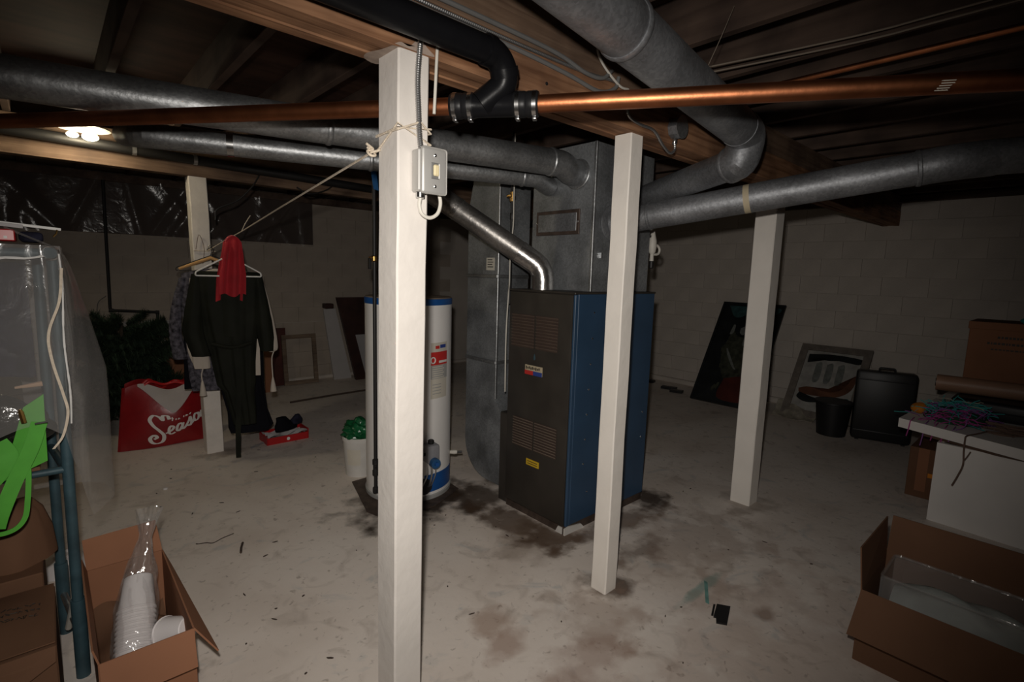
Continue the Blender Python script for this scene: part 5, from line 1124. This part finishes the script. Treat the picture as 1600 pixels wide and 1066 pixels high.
obj('strap', strap([(-.085, 2.195, .87), (-.088, 2.192, .80), (-.095, 2.19, .73), (-.105, 2.188, .675), (-.13, 2.185, .645), (-.17, 2.183, .64), (-.21, 2.183, .66)], .014), 'strap_green', t)
obj('strap', strap([(-.15, 2.20, .93), (-.13, 2.195, .885), (-.15, 2.19, .84), (-.20, 2.19, .78)], .05), 'strap_green', t)
tag(obj('metal_hook', tube(B(), [(-.06, 2.17, .982), (-.03, 2.165, .985)], .0035, 8), 'steel'), 'small bright metal pin poking out beside the green bag', 'hook')
tag(obj('wooden_stick', tube(B(), [(-.10, 2.22, 1.095), (-.035, 2.225, 1.10)], [.004, .009], 8), 'card_edge'), 'pale wooden stick end above the green bag', 'stick')
tag(obj('candle', tube(B(), [(-.085, 2.19, .985), (-.09, 2.19, 1.02), (-.092, 2.19, 1.03)], [.007, .007, .004], 8), 'brass'), 'small brass-coloured tip standing on the black plastic bag', 'ornament')
# on top of the rack
t = thing('red_box', 'red printed box on top of the clothes rack', 'box', (-.2, 2.33, 1.555))
obj('body', box(B(), -.40, -.066, 2.27, 2.42, 1.556, 1.592, .003), 'red_gloss', t)
b = B()
for k in range(5): box(b, -.16 + k * .017, -.152 + k * .017, 2.268, 2.2702, 1.563, 1.571)
obj('printed_marks', b, 'print_white', t, False)
t = thing('white_rail', 'white plastic rail lying across the top of the clothes rack', 'rail', (-.2, 2.24, 1.60))
obj('rail', bar(B(), (-.45, 2.27, 1.64), (.045, 2.27, 1.600), .012, .009, bev=.002), 'hanger_white', t)
obj('end_hook', tube(B(), [(.035, 2.265, 1.598), (.032, 2.262, 1.585), (.024, 2.262, 1.575)], .0025, 6), 'brass', t)
obj('sleeve', bar(B(), (-.45, 2.268, 1.634), (-.045, 2.268, 1.602), .016, .012, bev=.002), 'board_white', t)
tag(obj('folded_film', sheet(B(), lambda u, v: V((-.09 + .11 * u, 2.255 + .03 * v, 1.598 - .055 * u + .004 * math.sin(14 * v))), 10, 4), 'cellophane'), 'folded clear film trailing from the white rail', 'plastic film')
tag(obj('dark_bundle', box(B(), -.06, .0, 2.32, 2.45, 1.556, 1.59, .012, 3), 'cloth_navy'), 'dark folded bundle on the rack top beside the red box', 'cloth')

# cartons below the rack
t = thing('carton', 'old brown carton with handwriting at the lower left corner', 'cardboard box', (-.3, 2.05, 0))
obj('body', box(B(), -.62, -.052, 1.86, 2.235, .001, .395, .004), 'card_dark', t, False)
def sag(u, v): return V((-.62 + .566 * u, 1.855 + .385 * v, .40 + .035 * math.sin(PI * u) * math.sin(PI * v) + .012 * (1 - v)))
obj('top_flap', sheet(B(), sag, 14, 10, .004), 'card_dark', t, True, 60)
panel('torn_flap', [(-.60, 1.850, .40), (-.054, 1.850, .402), (-.056, 1.838, .36), (-.42, 1.815, .17)], .004, 'card_dark', t)
b = B(); r_ = random.Random(8)
for ln_ in range(3):
    xx = -.24
    while xx < -.09:
        pts = [V((xx, 2.02 + ln_ * .035 + .06 * (xx + .2), .445)) + V((r_.uniform(-.004, .012), r_.uniform(-.008, .012), -.006 + .0 * k)) for k in range(4)]
        for p_ in pts: 
            uu = (p_.x + .62) / .566; vv = (p_.y - 1.855) / .385; p_.z = sag(uu, vv).z + .004
        tube(b, pts, .0011, 4, False); xx += .013
obj('handwriting', b, 'print_black', t, False)
tag(obj('brown_paper_bag', drape(B(), [((-.20, 2.46, .42), .16, .10, .1, 4, 0), ((-.20, 2.46, .52), .15, .10, .12, 4, 0), ((-.19, 2.46, .60), .12, .08, .2, 5, 0), ((-.20, 2.46, .64), .10, .05, .25, 5, 0)], 32), 'card_dark', None, True, 60), 'crumpled brown paper bag standing behind the handwritten carton', 'bag')
tag(obj('carton', box(B(), -.5, -.08, 2.30, 2.57, .001, .42, .004), 'card_dark', None, False), 'plain brown carton under the rack behind the handwritten one', 'cardboard box')
t = thing('white_bowl', 'white bowl turned over on the floor behind the rack uprights', 'bowl', (-.03, 3.16, 0))
obj('bowl', lathe(B(), [(.0, .075), (.04, .074), (.075, .055), (.095, .02), (.10, .0), (.094, .0), (.088, .02), (.07, .048), (.0, .066)], (-.03, 3.16, 0), 28, caps=False), 'foam', t)
obj('foot_ring', lathe(B(), [(.035, .072), (.04, .085), (.034, .086), (.03, .073)], (-.03, 3.16, 0), 24), 'foam', t)

# ------------------------------------------------------------------ litter on the floor
t = thing('black_tile', 'black plastic square lying on the floor right of the second post', 'tile', (2.15, .90, 0))
P = [(2.197, .946), (2.228, .897), (2.096, .851), (2.072, .888), (2.105, .905), (2.10, .915)]
obj('tile', prism(B(), P, 'Z', .0005, .008), 'plastic_black', t, False)
obj('tab', prism(B(), [(2.11, .92), (2.19, .95), (2.185, .957), (2.105, .928)], 'Z', .0005, .006), 'plastic_black', t, False)
tag(obj('wire', tube(B(), catmull([(.50, 3.02, .004), (.54, 3.0, .006), (.57, 2.98, .004), (.62, 3.0, .006), (.68, 3.02, .004)], 6), .0022, 6), 'twig'), 'thin curved dark wire on the floor near the lower left carton', 'wire')
tag(obj('twig', tube(B(), [(.655, 2.78, .006), (.67, 2.83, .007), (.69, 2.88, .006)], .006, 6), 'twig'), 'short dark twig on the floor near the curved wire', 'twig')
tag(obj('teal_scrap', sheet(B(), lambda u, v: V((2.33 - .16 * u, 1.06 - .09 * u + .018 * v, .004 + .004 * abs(math.sin(9 * u)))), 10, 3, .002), 'teal_scrap'), 'thin teal plastic scrap on the floor right of the second post', 'scrap')
tag(obj('bottle_cap', lathe(B(), [(.013, .001), (.014, .003), (.013, .011), (.009, .013), (0, .0131)], (.49, 3.93, 0), 14, caps=False), 'foam'), 'small white cap on the floor in front of the red bag', 'cap')
b = B(); r_ = random.Random(17)
for k in range(90):
    x_, y_ = r_.uniform(.4, 3.4), r_.uniform(.5, 4.4)
    if (2.05 < x_ < 2.95 and 1.78 < y_ < 2.4) or (x_ - HX) ** 2 + (y_ - HY) ** 2 < .1: continue
    a = r_.uniform(0, PI); l_ = r_.choice((.004, .006, .008, .014)); ww = r_.uniform(.002, .004); d = V((math.cos(a), math.sin(a), 0)); s = V((-d.y, d.x, 0)); c = V((x_, y_, 0))
    top = [b.verts.new(c + d * l_ * i + s * ww * j + V((0, 0, .004))) for i, j in ((-1, -.4), (-.2, -1), (1, -.2), (.4, 1), (-.7, .6))]
    bot = [b.verts.new(v.co - V((0, 0, .0035))) for v in top]; b.faces.new(top)
    for i in range(5): b.faces.new((top[i], bot[i], bot[(i + 1) % 5], top[(i + 1) % 5]))
lit = obj('floor_debris', b, 'twig', None, False); lit['kind'] = 'stuff'; lit['label'] = 'scattered dark crumbs and chips on the painted floor'; lit['category'] = 'debris'
